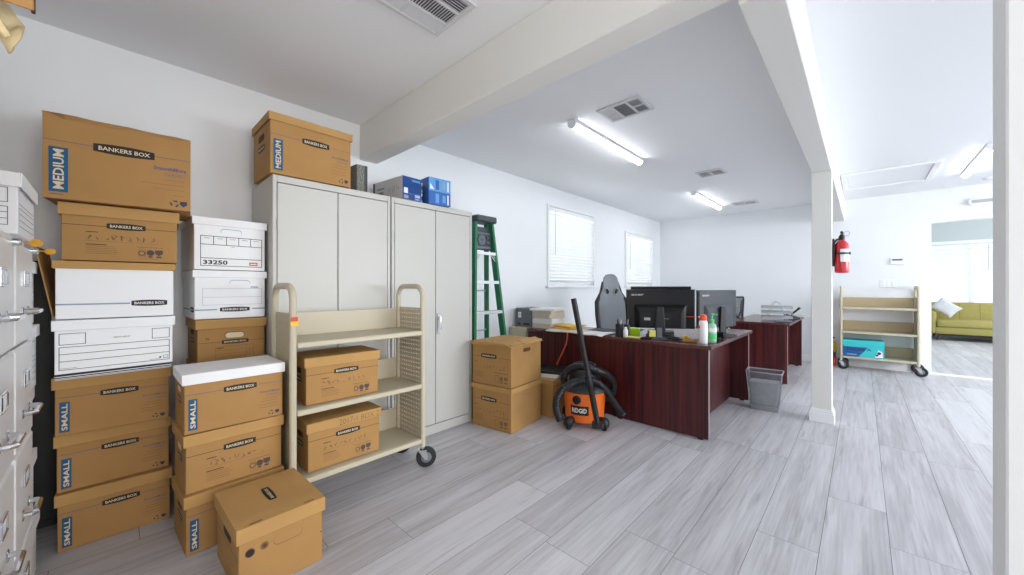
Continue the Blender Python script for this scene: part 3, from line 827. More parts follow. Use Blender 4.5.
# boxes on the near book cart
G4 = 'boxes on the near book cart'
file_box('kraft box with plain lid on the middle shelf of the near book cart', (-2.135, .905, .552), 88, .415, .27, .255, front_hand(21), sh, group=G4)
def box2(F, H): F.text('2017-1 BOX 2', .40 * F.W, .12 * H, .62 * H, 'pencil', 'l', -.012, width=.56 * F.W)
file_box('kraft box on the bottom shelf of the near book cart, lettered across its lid', (-2.135, .915, .196), 89.5, .418, .27, .262, front_hand(31), sh, group=G4, lidfront=box2)

# boxes by the vacuum
G5 = 'large kraft boxes beside the desk'
def front_med(seed):
    hand = front_hand(seed)
    def fn(F, H):
        Wd = F.W; lv = .64 * H
        F.rect(0, lv, Wd * .22, lv + .002, 'inkk'); F.rect(Wd * .68, lv, Wd, lv + .002, 'inkk'); F.lozenge(.44 * Wd, lv + .01, .40 * Wd, .105 * H)
        F.rect(.06 * Wd, .50 * H, .14 * Wd, .51 * H, 'inkk'); F.scrib(.08 * Wd, .36 * H, .8 * Wd, .10 * H, 9, 'inkf', .0025, seed)
        lines(F, .06 * Wd, .28 * H, .28 * Wd, 5, 'inkf', 'l', .03 * H, .002, seed)
        F.rect(.58 * Wd, .30 * H, .92 * Wd, .308 * H, 'inkk')
        F.frame(.60 * Wd, .10 * H, .69 * Wd, .25 * H, .003, 'inkf'); F.disc(.76 * Wd, .18 * H, .05 * H, 'inkf'); F.rect(.72 * Wd, .08 * H, .80 * Wd, .11 * H, 'inkf'); F.shield(.87 * Wd, .18 * H, .05 * H, 'inkf'); F.rect(.83 * Wd, .08 * H, .91 * Wd, .11 * H, 'inkf')
    return fn
def side_med(F, H): F.stad(.5 * F.W, .80 * H, .25 * F.W, .09 * H, 'kraftdk')
def side_med0(F, H): F.stad(.5 * F.W, .80 * H, .25 * F.W, .09 * H, 'inkf'); F.stad(.5 * F.W, .803 * H, .24 * F.W, .083 * H, 'kraft', 2)
file_box('lower of the two big kraft boxes stacked right of the cabinets', (-2.262, 2.160, .001), 7, .432, .47, .364, front_med(3), side_med0, group=G5, lh=.045)
v1 = file_box('upper of the two big kraft boxes stacked right of the cabinets, torn lid corner', (-2.262, 2.160, .3665), 7, .432, .47, .358, front_med(8), side_med, group=G5, lh=.012)
mb = MB()
for (pa, pb) in (((.155, -.022, .328), (.235, .18, .346)), ((.16, .16, .340), (.24, .44, .353))):
    T = Matrix.Translation((0, 0, 0))
    (xa, ya, za), (xb, yb, zb) = pa, pb
    mb.raw([(xa, ya, za + .028), (xb, ya, za), (xb, yb, zb - .012), (xa, yb, zb + .016), (xa, ya, za + .032), (xb, ya, za + .004), (xb, yb, zb - .008), (xa, yb, zb + .02)],
           [(0, 3, 2, 1), (4, 5, 6, 7), (0, 1, 5, 4), (1, 2, 6, 5), (2, 3, 7, 6), (3, 0, 4, 7)], 'kraftlid')
mb.raw([(-.211, -.012, .329), (.17, -.02, .346), (.17, -.02, .350), (-.211, -.012, .360), (-.211, -.016, .329), (.17, -.024, .346), (.17, -.024, .350), (-.211, -.016, .360)], [(0, 1, 2, 3), (4, 7, 6, 5), (0, 4, 5, 1), (3, 2, 6, 7), (0, 3, 7, 4), (1, 5, 6, 2)], 'kraftlid')
mb.build('flap', v1)
file_box('big kraft box pushed against the desk behind the orange vacuum', (-2.03, 2.885, .001), 91, .36, .42, .345, front_med(13), side_med0, group=G5, lh=.045)
mb = MB()
for k in range(5): mb.box(-.14 + .004 * k, .15 + .003 * k, -.12, .13 - .004 * k, .006 * k, .006 * k + .0055, 'paper', .001)
tag(mb.build('paper_pile', None, (-2.20, 2.86, .348), .2), 'pile of white papers on the kraft box behind the vacuum', 'paper')
mb = MB(); mb.prism([(-.12, -.16), (.12, -.16), (.125, .15), (-.11, .155)], .022, 'black', bev=.004)
tag(mb.build('binder', None, (-2.18, 2.92, .3785), .35), 'black binder lying on the white papers behind the vacuum', 'binder')

# MEDIUM box on the cabinet top
file_box('kraft MEDIUM moving box with lid on top of the left storage cabinet', (-2.497, .866, 1.849), 90, .486, .385, .356, front_move('MEDIUM'), sh, lh=.05)
# ------------------------------------------------------------------ storage cabinets
def cabinet(label, y0, y1, hand):
    d, h, w = .47, 1.846, y1 - y0
    t = thing('storage_cabinet', label, 'cabinet', (-2.52, (y0 + y1) / 2, 0), PI / 2, 'metal storage cabinets on the long wall')
    mb = MB(); s = .022
    mb.box(-w / 2, -w / 2 + s, 0, d, 0, h, 'cab', .003); mb.box(w / 2 - s, w / 2, 0, d, 0, h, 'cab', .003)
    mb.box(-w / 2 + s, w / 2 - s, 0, d, h - .042, h - .0005, 'cab', .003); mb.box(-w / 2 + s, w / 2 - s, 0, d, .002, .075, 'cab', .002)
    mb.box(-w / 2 + s, w / 2 - s, d - .01, d, .075, h - .042, 'cab'); mb.box(-w / 2 + s, w / 2 - s, .022, .028, .075, h - .042, 'cabgap')
    mb.build('body', t)
    for sd in (-1, 1):
        a, b = (-w / 2 + s + .003, -.0025) if sd < 0 else (.0025, w / 2 - s - .003)
        mb = MB(); mb.box(a, b, .0, .019, .080, h - .046, 'cab', .003)
        dr = mb.build('door', t)
        hx = a - .001 if sd < 0 else b + .001
        for z in (.35, .95, 1.52):
            mb = MB(); mb.tube([(hx, -.003, z), (hx, -.003, z + .065)], .004, 'steel', 6); mb.build('hinge', dr)
        if sd > 0:
            hd = MB(); hd.box(.012, .042, -.006, .0, .80, .97, 'steel', .003)
            hd.tube([(.027, -.006, .935), (.027, -.028, .935)], .010, 'chrome', 10); hd.tube([(.027, -.028, .945), (.027, -.032, .90), (.029, -.03, .835)], [.008, .008, .006], 'chrome', 8)
            o = hd.build('handle', dr); o['label'] = 'chrome lever handle'
cabinet('left grey steel storage cabinet behind the book cart, cardboard box on top', .648, 1.398, 0)
cabinet('right grey steel storage cabinet with lever handle, blue cartons on top', 1.408, 2.182, 1)
# items on the cabinets
mb = MB(); mb.box(-.05, .05, -.042, .042, 0, .25, 'speck', .004); mb.box(.048, .052, .020, .043, 0, .25, 'dgrey', .001)
tag(mb.build('binder', None, (-2.79, 1.285, 1.848), .06), 'speckled grey binder standing behind the MEDIUM box on the cabinet', 'binder')
def carton(label, loc, rz, w, d, h, two):
    t = thing('carton', label, 'box', loc, R(rz), 'blue supply cartons on the cabinet')
    mb = MB(); mb.recalc = False
    mb.box(-w / 2, w / 2, 0, d, 0, h, 'cblue' if two else 'cgrey', .002)
    F = Face(mb, (-w / 2, 0, 0), (1, 0, 0), (0, 0, 1), w, h)
    if two:
        F.rect(0, 0, w, h * .47, 'cblue'); F.rect(0, h * .49, w, h, 'cblue2'); F.rect(0, h * .47, w, h * .49, 'cnavy')
        for v0 in (0, .5):
            F.rect(.30 * w, (v0 + .06) * h, .46 * w, (v0 + .42) * h, 'cblue2' if v0 == 0 else 'cblue', 2); F.rect(.84 * w, (v0 + .05) * h, .91 * w, (v0 + .42) * h, 'lwhite', 2)
            F.rect(.62 * w, (v0 + .1) * h, .76 * w, (v0 + .38) * h, 'cblue2' if v0 == 0 else 'inkbl', 2)
        F.poly([(.06 * w, .56 * h), (.26 * w, .56 * h), (.06 * w, .78 * h)], 'lwhite', 2)
    else:
        F.rect(0, 0, w, h, 'cblue'); F.rect(0, h * .3, w, h, 'cblue', 1); F.rect(0, 0, w * .62, h * .27, 'cnavy', 2)
        F.rect(.07 * w, .26 * h, .27 * w, .50 * h, 'lwhite', 3); F.rect(.07 * w, .04 * h, .30 * w, .18 * h, 'inkbl', 3)
        F.text('500', .66 * w, .14 * h, .12 * h, 'lwhite', 'l', .02, l=3); F.text('PAPER', .66 * w, .04 * h, .05 * h, 'lwhite', 'l', .01, l=3); F.rect(.48 * w, .82 * h, .93 * w, .90 * h, 'cblue2', 2)
        S = Face(mb, (-w / 2, d, 0), (0, -1, 0), (0, 0, 1), d, h)
        S.rect(.15 * d, .62 * h, .4 * d, .68 * h, 'inkg'); S.rect(.15 * d, .36 * h, .36 * d, .5 * h, 'inkg'); S.scrib(.55 * d, .3 * h, .35 * d, .4 * h, 6, 'inkg', .003, 2)
        S.rect(.0, .0, .06 * d, h, 'inkk'); S.rect(.1 * d, .15 * h, .45 * d, .22 * h, 'inkg')
    mb.build('body', t)
    mb = MB(); mb.box(-w / 2 + .001, w / 2 - .001, d * .47, d * .53, h, h + .0008, 'lgrey'); mb.box(-w / 2 - .0, w / 2, .001, d - .001, h + .0, h + .0004, 'cblue2' if two else 'cgrey'); mb.build('top_flaps', t)
carton('low grey and blue paper carton on the right cabinet, left of the blue one', (-2.515, 1.575, 1.848), 94, .172, .40, .172, False)
carton('taller bright blue carton at the right on the right cabinet', (-2.505, 1.826, 1.848), 86, .205, .28, .214, True)
mb = MB()
for k in range(6):
    T = Matrix.Translation((0, 0, .012 + k * .028)) @ Matrix.Rotation(R(8 * math.sin(k * 2.3)), 4, 'X'); mb.box(-.075, .075, -.019, .019, -.011, .011, ('lgrey', 'dgrey', 'paper2')[k % 3], .002, T)
tag(mb.build('paper_pile', None, (-2.64, 1.683, 1.852), 0), 'grey bundles wedged between the two blue cartons on the cabinet', 'paper')

# ------------------------------------------------------------------ book carts
def cart(name, label, loc, rz, ups=True, yaw=0.0):
    t = thing(name, label, 'book cart', loc, rz, 'beige steel book carts')
    L, D, Ht = .385, .305, 1.188      # half length, leg spacing, top of hoop; front at local y=0 looking to -y
    n = 8
    for s in (-1, 1):
        x = s * L
        mb = MB(); rr = .075
        pth = [(x, 0, .135), (x, 0, Ht - rr)]
        for k in range(1, n): a = PI / 2 * k / n; pth.append((x, rr - rr * math.cos(a), Ht - rr + rr * math.sin(a)))
        pth += [(x, rr, Ht), (x, D - rr, Ht)]
        for k in range(1, n): a = PI / 2 * k / n; pth.append((x, D - rr + rr * math.sin(a), Ht - rr + rr * math.cos(a)))
        pth += [(x, D, Ht - rr), (x, D, .135)]
        mb.tube(pth, .017, 'beige', 10)
        fr = mb.build('end_frame', t)
        mb = MB(); T = Matrix.Translation((x, 0, 0)) @ Matrix.Rotation(PI / 2, 4, 'Z')
        mb.box(.012, D - .012, -.0008, .0008, .14, 1.045, 'perf'); pn = mb.build('end_panel', fr); pn.location = (x, 0, 0); pn.rotation_euler = (0, 0, PI / 2)
        if s < 0 and ups:
            mb = MB(); mb.box(x - .0155, x - .0135 + .034, -.0185, -.0172, .985, 1.03, 'yellow'); mb.box(x - .0155, x + .018, -.0188, -.0174, 1.008, 1.03, 'red')
            mb.box(x + .0012, x + .0018, .02, .11, .95, 1.01, 'yellow'); mb.box(x + .0018, x + .0022, .02, .06, .98, 1.01, 'red')
            mb.build('warning_sticker', fr)
        for yy in (0, D):
            mb = MB(); mb.lathe([(.012, .112), (.015, .118), (.015, .137)], 'chrome', 10, Matrix.Translation((x, yy, 0)))
            out = s * .008
            for q in (-.021, .021): mb.prism([(.012, 0), (.034, 0), (.022, .062), (-.030, .062)], .003, 'chrome', Matrix.Translation((x, yy, 0)) @ Matrix.Rotation(yaw, 4, 'Z') @ Matrix.Translation((0, q + .0015, .052)) @ Matrix.Rotation(PI / 2, 4, 'X'))
            mb.box(-.03, .024, -.024, .024, .108, .116, 'chrome', .002, Matrix.Translation((x, yy, 0)) @ Matrix.Rotation(yaw, 4, 'Z'))
            cs = mb.build('caster', t)
            mb = MB(); T = Matrix.Translation((x, yy, .0655)) @ Matrix.Rotation(yaw, 4, 'Z') @ Matrix.Translation((.022, 0, 0)) @ Matrix.Rotation(PI / 2, 4, 'X')
            mb.lathe([(.012, -.018), (.040, -.0165), (.058, -.016), (.065, -.010), (.065, .010), (.058, .016), (.040, .0165), (.012, .018)], 'rubber', 20, T)
            mb.lathe([(.010, -.0195), (.030, -.019), (.034, -.0168), (.034, .0168), (.030, .019), (.010, .0195)], 'mgrey', 14, T)
            mb.build('wheel', cs)
    for z in (.167, .525, .873):
        mb = MB(); a = L - .0165
        mb.box(-a, a, .0, D + .012, z + .004, z + .024, 'beige', .002)                 # shelf deck
        mb.box(-a, a, -.017, .0, z - .004, z + .024, 'beige', .004)                    # rolled front lip
        mb.box(-a, a, D + .0, D + .012, z + .024, z + .162, 'beigedk' if not ups else 'beige', .003)   # back stop
        mb.build('shelf', t)
    return t
cart('book_cart', 'beige book cart in front of the cabinets carrying two kraft boxes', (-2.113, 1.018, 0), PI / 2, True, R(-28))
cart('book_cart', 'empty beige book cart at the back wall holding one turquoise box', (.162, 7.275, 0), R(1.5), False)
t = thing('carton', 'turquoise copy paper carton on the bottom shelf of the far cart', 'box', (.012, 7.262, .194), R(1))
mb = MB(); mb.recalc = False; w, d, h = .425, .28, .232
mb.box(-w / 2, w / 2, 0, d, 0, h, 'teal', .002)
F = Face(mb, (-w / 2, 0, 0), (1, 0, 0), (0, 0, 1), w, h)
F.rect(0, 0, w * .98, .60 * h, 'tealdk'); F.poly([(.38 * w, 0), (w, 0), (w, .60 * h), (.62 * w, .60 * h)], 'teal', 2)
F.text('Double A', .1 * w, .40 * h, .15 * h, 'inkn', 'l', .02, l=3, width=.6 * w); F.text('Double A', .1 * w, .76 * h, .10 * h, 'lwhite', 'l', .01, width=.5 * w, l=3)
F.rect(.64 * w, .74 * h, .9 * w, .84 * h, 'lwhite', 3); lines(F, .1 * w, .30 * h, .5 * w, 2, 'lwhite', 'l', .05 * h, .008, 3); F.rect(.1 * w, .1 * h, .34 * w, .17 * h, 'inkbl', 2)
F.poly([(.78 * w, .05 * h), (.97 * w, .05 * h), (.95 * w, .40 * h), (.86 * w, .48 * h)], 'lwhite', 3); F.disc(.88 * w, .3 * h, .02, 'inkn', 4); F.disc(.83 * w, .18 * h, .014, 'inkn', 4)
mb.build('body', t)
mb = MB(); mb.box(-w / 2 - .002, w / 2 + .002, -.002, d + .002, h - .075, h + .002, 'teal', .002); mb.build('lid', t)
# yellow and red container behind the column
t = thing('spray_jug', 'small yellow and red container on the floor behind the white post', 'container', (-.335, 7.48, 0))
mb = MB(); mb.lathe([(.05, 0), (.055, .01), (.055, .13), (.045, .15)], 'extred', 14); mb.build('lower_body', t)
mb = MB(); mb.lathe([(.045, .15), (.05, .17), (.05, .21), (.03, .23)], 'mgrey', 14); mb.build('middle_band', t)
mb = MB(); mb.prism([(-.06, .21), (.06, .21), (.045, .36), (-.02, .40), (-.06, .34)], .08, 'yellow', Matrix.Translation((0, .04, 0)) @ Matrix.Rotation(PI / 2, 4, 'X'), .006); mb.build('trigger_head', t)
mb = MB(); mb.tube([(-.05, 0, .36), (-.02, 0, .43), (.03, 0, .42)], .012, 'black', 8); mb.build('handle', t)

# ------------------------------------------------------------------ step ladder
t = thing('step_ladder', 'green fibreglass step ladder with aluminium steps leaning beside the right cabinet', 'ladder', (-2.62, 2.488, 0), PI / 2)
# local: +x = world +Y, -y = world +X
def lad(x, yy, z): return Vector((x, yy, z))
topz = 1.86
def rail(sx, bot, top, ww, dd, nm):
    mb = MB(); b, tp = Vector(bot), Vector(top); vs = []
    for P in (b, tp):
        for (a, c) in ((-1, -1), (1, -1), (1, 1), (-1, 1)): vs.append(P + Vector((a * ww / 2, c * dd / 2, 0)))
    mb.raw(vs, [(0, 1, 5, 4), (1, 2, 6, 5), (2, 3, 7, 6), (3, 0, 4, 7), (0, 3, 2, 1), (4, 5, 6, 7)], 'green')
    o = mb.build(nm, t); return o
for s in (-1, 1):
    o = rail(s, (s * .258, -.05, .02), (s * .106, .10, topz - .03), .026, .068, 'front_rail')
    mb = MB(); mb.box(s * .258 - .024, s * .258 + .024, -.09, -.01, 0, .035, 'rubber', .004); mb.build('foot', o)
    o = rail(s, (s * .200, .245, .02), (s * .085, .135, topz - .03), .022, .05, 'rear_rail')
    mb = MB(); mb.box(s * .200 - .02, s * .200 + .02, .215, .275, 0, .03, 'rubber', .004); mb.build('foot', o)
mb = MB(); mb.prism([(-.130, -.0), (.130, -.0), (.135, .06), (.125, .17), (-.125, .17), (-.135, .06)], .062, 'dgrey', Matrix.Translation((0, .02, topz - .05)), .012); mb.build('top_cap', t)
for z in (.10, .385, .67, .955, 1.245, 1.525):
    f = (z - .02) / (topz - .05); hw = .258 + (.106 - .258) * f - .01; yy = -.05 + .15 * f
    mb = MB(); mb.box(-hw, hw, yy - .035, yy + .045, z - .004, z, 'alu', .001); mb.box(-hw, hw, yy - .037, yy - .032, z - .03, z, 'alu', .001); mb.box(-hw, hw, yy + .04, yy + .045, z - .022, z, 'alu', .001)
    st = mb.build('step', t)
    if z > 1.4 or z < .2:
        mb = MB()
        for s in (-1, 1):
            mb.tube([(s * (hw - .07), yy - .02, z - .006), (s * (hw + .004), yy - .025, z - .085)], .006, 'alu', 6); mb.tube([(s * (hw - .035), yy - .02, z - .006), (s * (hw + .006), yy - .025, z - .06)], .005, 'alu', 6)
        mb.build('brace', st)
for z in (.30, .75, 1.15):
    f = z / topz; hw = .200 + (.100 - .200) * f; yy = .245 - .11 * f
    mb = MB(); mb.tube([(-hw, yy, z), (hw, yy, z)], .008, 'alu', 8); mb.build('rear_brace', t)
# moulded tool rack between the rails below the cap
mb = MB(); mb.box(-.125, .125, .108, .125, 1.548, 1.775, 'dgrey', .006)
mb.box(-.12, .12, .100, .108, 1.56, 1.585, 'mgrey', .003); mb.box(-.12, -.10, .100, .108, 1.585, 1.70, 'mgrey', .003); mb.box(.10, .12, .100, .108, 1.585, 1.70, 'mgrey', .003); mb.box(-.12, .12, .100, .108, 1.70, 1.72, 'mgrey', .003)
mb.lathe([(.05, 0), (.05, .012), (.04, .02), (.015, .022), (.015, .03)], 'mgrey', 18, Matrix.Translation((-.01, .108, 1.645)) @ Matrix.Rotation(PI / 2, 4, 'X'))
for (a, b) in ((.07, 1.675), (.08, 1.62), (-.075, 1.605), (-.08, 1.68)): mb.lathe([(.014, 0), (.014, .012), (.008, .016)], 'mgrey', 10, Matrix.Translation((a, .108, b)) @ Matrix.Rotation(PI / 2, 4, 'X'))
mb.build('tool_rack', t)

# ------------------------------------------------------------------ desks
def rounded(x0, x1, y0, y1, r, n=6):
    pts = []
    for (cx, cy, a0) in ((x1 - r, y0 + r, -PI / 2), (x1 - r, y1 - r, 0), (x0 + r, y1 - r, PI / 2), (x0 + r, y0 + r, PI)):
        for k in range(n + 1): a = a0 + PI / 2 * k / n; pts.append((cx + r * math.cos(a), cy + r * math.sin(a)))
    return pts
def desk(label, x0, x1, y0, y1, zt, modx, rcorner=0.0):
    t = thing('office_desk', label, 'desk', (x0, y0, 0), 0, 'dark mahogany desks')
    w, d = x1 - x0, y1 - y0; o = .028; th = .03
    mb = MB()
    mb.prism(rounded(-.002, w + o, -o, d + o, max(rcorner, .006)), th, 'desktop', Matrix.Translation((0, 0, zt - th)), .002)
    mb.build('desk_top', t)
    for (a, b) in ((0, .028), (d - .03, d - .002)):
        mb = MB(); mb.box(0, w, a, b, .012, zt - th, 'mahog'); mb.box(w - .0005, w + .003, a, b, .012, zt - th, 'silver'); mb.box(.04, .08, a + .005, b - .005, 0, .012, 'black'); mb.box(w - .08, w - .04, a + .005, b - .005, 0, .012, 'black')
        mb.build('end_panel', t)
    mb = MB(); mb.box(modx - x0 - .02, modx - x0, .028, d - .03, .012 if rcorner == 0 else .30, zt - th, 'mahog'); mb.build('modesty_panel', t)
    return t
ZT = .735
desk('front mahogany desk with two monitors on it, end panel facing the vacuum', -1.655, -.86, 3.122, 4.53, ZT, -1.03)
t = thing('desk_return', 'mahogany desk wing behind the vacuum, papers and folders piled on it', 'desk', (-2.69, 3.135, 0), 0, 'dark mahogany desks')
mb = MB(); mb.prism(rounded(0, 1.030, -.02, .55, .006), .03, 'desktop', Matrix.Translation((0, 0, ZT - .03)), .002); mb.build('desk_top', t)
mb = MB(); mb.box(.005, 1.03, 0, .02, .012, ZT - .03, 'mahog'); mb.box(.05, .09, .002, .018, 0, .012, 'black'); mb.box(.9, .94, .002, .018, 0, .012, 'black'); mb.build('front_panel', t)
mb = MB(); mb.box(.005, .03, .02, .54, 0, ZT - .03, 'mahog'); mb.build('side_panel', t)
desk('back mahogany desk with the wire letter tray, beside the white post', -1.27, -.66, 5.565, 7.07, ZT + .012, -.80, .0)
# low beige cabinet against the wall beside the return
t = thing('low_cabinet', 'low beige cabinet at the wall under the grey archive box', 'cabinet', (-2.985, 3.16, 0))
mb = MB(); mb.box(0, .275, 0, .5, 0, .73, 'beige', .006); mb.build('body', t)
mb = MB(); mb.box(.01, .265, -.012, 0, .03, .70, 'beige', .004); mb.box(.2, .23, -.02, -.012, .5, .6, 'steel', .003); mb.build('door', t)
t = thing('archive_box', 'grey archive box with a white label standing at the wall end of the desk', 'box', (-2.845, 3.25, .732), R(4))
mb = MB(); mb.recalc = False; mb.box(-.115, .115, 0, .30, 0, .205, 'mgrey', .004)
F = Face(mb, (-.115, 0, 0), (1, 0, 0), (0, 0, 1), .23, .205); F.rect(.03, .10, .075, .165, 'lwhite'); F.rect(.036, .125, .069, .13, 'inkg', 2); F.rect(.036, .14, .069, .145, 'inkg', 2)
F.stad(.045, .03, .05, .022, 'ink'); F.stad(.15, .03, .09, .022, 'ink'); mb.build('body', t)
mb = MB(); mb.box(-.118, .118, -.003, .303, .19, .21, 'mgrey', .003); mb.build('lid', t)

# paper piles on the return: bundles of a stack, each liftable
G6 = 'stacked paper bundles on the desk wing'
zz = ZT + .001
specs = [(.055, 'paper2', 'lowest bundle of the tall paper stack on the desk wing', 0), (.05, 'paper', 'second lowest bundle of the tall paper stack on the desk wing', .08), (.05, 'paper2', 'third bundle up in the tall paper stack on the desk wing', -.06), (.035, 'paper2', 'bundle just under the topmost white papers of the tall paper stack', .05), (.024, 'paper', 'topmost white papers of the tall paper stack on the desk wing', .16)]
for k, (hh, m, lb, rz) in enumerate(specs):
    mb = MB(); n = max(3, int(hh / .006)); rnd = random.Random(k)
    a, b = (.125, .125) if k < 4 else (.150, .145)
    for q in range(n):
        dx, dy2 = rnd.uniform(-.006, .006), rnd.uniform(-.006, .006)
        mb.box(-a + dx, a + dx, -b + dy2, b + dy2, hh * q / n, hh * (q + .94) / n, m)
    tag(mb.build('paper_bundle', None, (-2.535, 3.305, zz), rz), lb, 'paper', G6); zz += hh + .001
def sheet_obj(name, label, cat, loc, rz, w, d, m, droop=.0, th=.004, group=None, bump=.004):
    mb = MB(); n = 10; vs = []; fs = []
    for layer in (th, 0):
        for a in range(n + 1):
            for b in range(n + 1):
                u, v = a / n, b / n
                z = layer + bump * (1 + math.sin(u * 5 + v * 3)) * .5 - droop * max(0, 1 - v * 5) ** 1.5 * (.6 + .4 * math.sin(u * 7))
                vs.append((-w / 2 + w * u, -d / 2 + d * v, z))
    k = (n + 1) ** 2
    for a in range(n):
        for b in range(n):
            q = a * (n + 1) + b; fs.append((q, q + n + 1, q + n + 2, q + 1)); fs.append((k + q, k + q + 1, k + q + n + 2, k + q + n + 1))
    for a in range(n):
        for (p, q) in ((a, a + 1), ((n) * (n + 1) + a + 1, n * (n + 1) + a), ((a + 1) * (n + 1), a * (n + 1)), (a * (n + 1) + n, (a + 1) * (n + 1) + n)): fs.append((p, q, k + q, k + p))
    mb.raw(vs, fs, m, True); return tag(mb.build(name, None, loc, rz), label, cat, group)
sheet_obj('magazine', 'glossy magazine curling over the desk wing edge under the manila folders', 'magazine', (-2.17, 3.175, ZT + .003), .05, .43, .22, 'paper2', .010, .008)
sheet_obj('magazine', 'open magazine lying at the middle of the desk wing, left of the pen cup', 'magazine', (-1.84, 3.178, ZT + .003), -.02, .22, .25, 'paper', .010, .008)
sheet_obj('folder', 'lower yellow manila folder on the desk wing', 'folder', (-2.265, 3.275, ZT + .017), -.1, .25, .22, 'manila', 0, .012, 'manila folders')
sheet_obj('folder', 'upper yellow manila folder on the desk wing, sticking toward the vacuum wand', 'folder', (-2.245, 3.30, ZT + .038), -.2, .25, .23, 'manila', 0, .012, 'manila folders')
sheet_obj('folder', 'dark grey folder on the desk wing beside the gaming chair', 'folder', (-1.87, 3.44, ZT + .001), -.05, .36, .22, 'dgrey', 0, .012, None)
# orange extension cord hanging down
mb = MB(); mb.tube([(-2.14, 3.100, .738), (-2.138, 3.096, .70), (-2.15, 3.094, .62), (-2.20, 3.094, .52), (-2.26, 3.10, .42), (-2.285, 3.105, .365)], .007, 'cordo', 8)
tag(mb.build('extension_cord', None), 'orange cord hanging down the desk wing front toward the kraft box', 'cord')

# monitors
def monitor(label, c, rz, w, h, z0, text, face='blackgl', stand=True, tilt=0):
    """back faces local -y; c = centre of the foot"""
    t = thing('computer_monitor', label, 'monitor', (c[0], c[1], z0), rz, 'computer monitors on the front desk')
    mb = MB(); mb.recalc = False; b = .075
    rg = lambda yy, a, z_0, z_1: [(-a, yy, z_0), (a, yy, z_0), (a, yy, z_1), (-a, yy, z_1)]
    mb.loft([rg(-.012, w / 2 - .008, b + .008, b + h - .008), rg(-.004, w / 2, b, b + h), rg(.018, w / 2, b, b + h)][::-1], face, smooth=False)
    # raised electronics hump with sloping shoulders
    mb.loft([rg(-.010, w * .38, b + .0, b + h * .62), rg(-.030, w * .34, b + .0, b + h * .52), rg(-.040, w * .30, b + .005, b + h * .40)][::-1], face, smooth=False)
    bmesh.ops.recalc_face_normals(mb.bm, faces=list(mb.bm.faces))
    F = Face(mb, (-w / 2, -.012, b), (1, 0, 0), (0, 0, 1), w, h, .001)
    F.text(text, .075 * w, .84 * h, .062 * h, 'lgrey', 'l', .03, shear=.15, width=.19 * w)
    F2 = Face(mb, (-w / 2, -.040, b), (1, 0, 0), (0, 0, 1), w, h, .001)
    if stand: F2.rect(.27 * w, .20 * h, .36 * w, .27 * h, 'lgrey'); F2.rect(.45 * w, .24 * h, .49 * w, .26 * h, 'mgrey'); F2.rect(.55 * w, .24 * h, .63 * w, .26 * h, 'mgrey')
    mb.build('housing', t)
    mb = MB(); mb.box(-w / 2 + .012, w / 2 - .012, .018, .0195, b + .02, b + h - .012, 'black'); mb.build('screen', t)
    mb = MB()
    mb.prism([(-.045, .02), (.045, .02), (.03, .27), (-.03, .27)], .022, 'black', Matrix.Translation((0, -.041, 0)) @ Matrix.Rotation(PI / 2, 4, 'X'), .004)
    mb.prism(rounded(-.12, .12, -.13, .08, .06), .016, 'black', Matrix.Translation((0, -.01, 0)), .003)
    mb.build('stand', t)
    return t
def deg2(a, b): return math.atan2(b[1] - a[1], b[0] - a[0])
pa, pb = (-1.615, 3.285), (-1.09, 3.53)
monitor('large black acer monitor seen from behind, left on the front desk', ((pa[0] + pb[0]) / 2, (pa[1] + pb[1]) / 2 + .02), deg2(pa, pb), .585, .352, ZT + .0005, 'acer')
pc, pd = (-1.075, 3.60), (-.89, 4.09)
monitor('grey lit acer monitor seen from behind at an angle, right on the front desk', ((pc[0] + pd[0]) / 2, (pc[1] + pd[1]) / 2), deg2(pc, pd), .53, .345, ZT + .0005, 'acer', 'slate', False)
monitor('third monitor, only its top edge showing behind the large black one', (-1.47, 3.74), deg2(pa, pb) + .02, .56, .38, ZT + .0005, 'acer')

# ------------------------------------------------------------------ things on the front desk
zt = ZT + .001
def pen_cup(label, loc, r, h, pens):
    t = thing('pen_cup', label, 'pen holder', loc, 0, 'pen cups on the front desk')
    mb = MB(); mb.lathe([(r, 0), (r, h), (r - .003, h), (r - .003, .004), (0.0001, .004)], 'black', 16); mb.build('cup', t)
    for (a, b, hh, m) in pens:
        mb = MB(); mb.tube([(a * .3, b * .3, .01), (a, b, hh)], .0042, m, 6); mb.tube([(a, b, hh), (a * 1.06, b * 1.06, hh + .012)], [.0042, .0015], m, 6); mb.build('pen', t)
pen_cup('black cup of pens at the near left edge of the front desk', (-1.615, 3.165, zt), .036, .112, [(.01, .01, .15, 'lgrey'), (-.02, .01, .15, 'black'), (.02, -.01, .135, 'lwhite'), (-.01, -.02, .14, 'black')])
pen_cup('smaller black cup of pens just behind the white glue bottle', (-1.572, 3.224, zt), .026, .105, [(.012, 0, .145, 'lgrey'), (-.01, .012, .13, 'black'), (.0, -.014, .138, 'dgrey')])
t = thing('glue_bottle', 'small white bottle between the pen cup and the lime sticky notes', 'bottle', (-1.548, 3.15, zt))
mb = MB(); mb.lathe([(.019, 0), (.021, .004), (.021, .06), (.015, .072)], 'lwhite', 16); mb.build('body', t)
mb = MB(); mb.lathe([(.013, .072), (.013, .084), (.006, .09)], 'paper', 12); mb.build('cap', t)
mb = MB(); T = Matrix.Rotation(R(-62), 4, 'X'); mb.box(-.045, .045, -.04, .04, 0, .012, 'sticky', .001, Matrix.Translation((0, 0, .035)) @ T)
tag(mb.build('sticky_pad', None, (-1.505, 3.245, zt + .003), .3), 'lime green sticky note pad propped up on the front desk', 'sticky notes')
mb = MB(); mb.box(-.06, .06, -.03, .03, 0, .008, 'stickyy', .001)
tag(mb.build('sticky_pad', None, (-1.47, 3.165, zt), .1), 'pale yellow sticky pad lying in front of the lime green one', 'sticky notes')
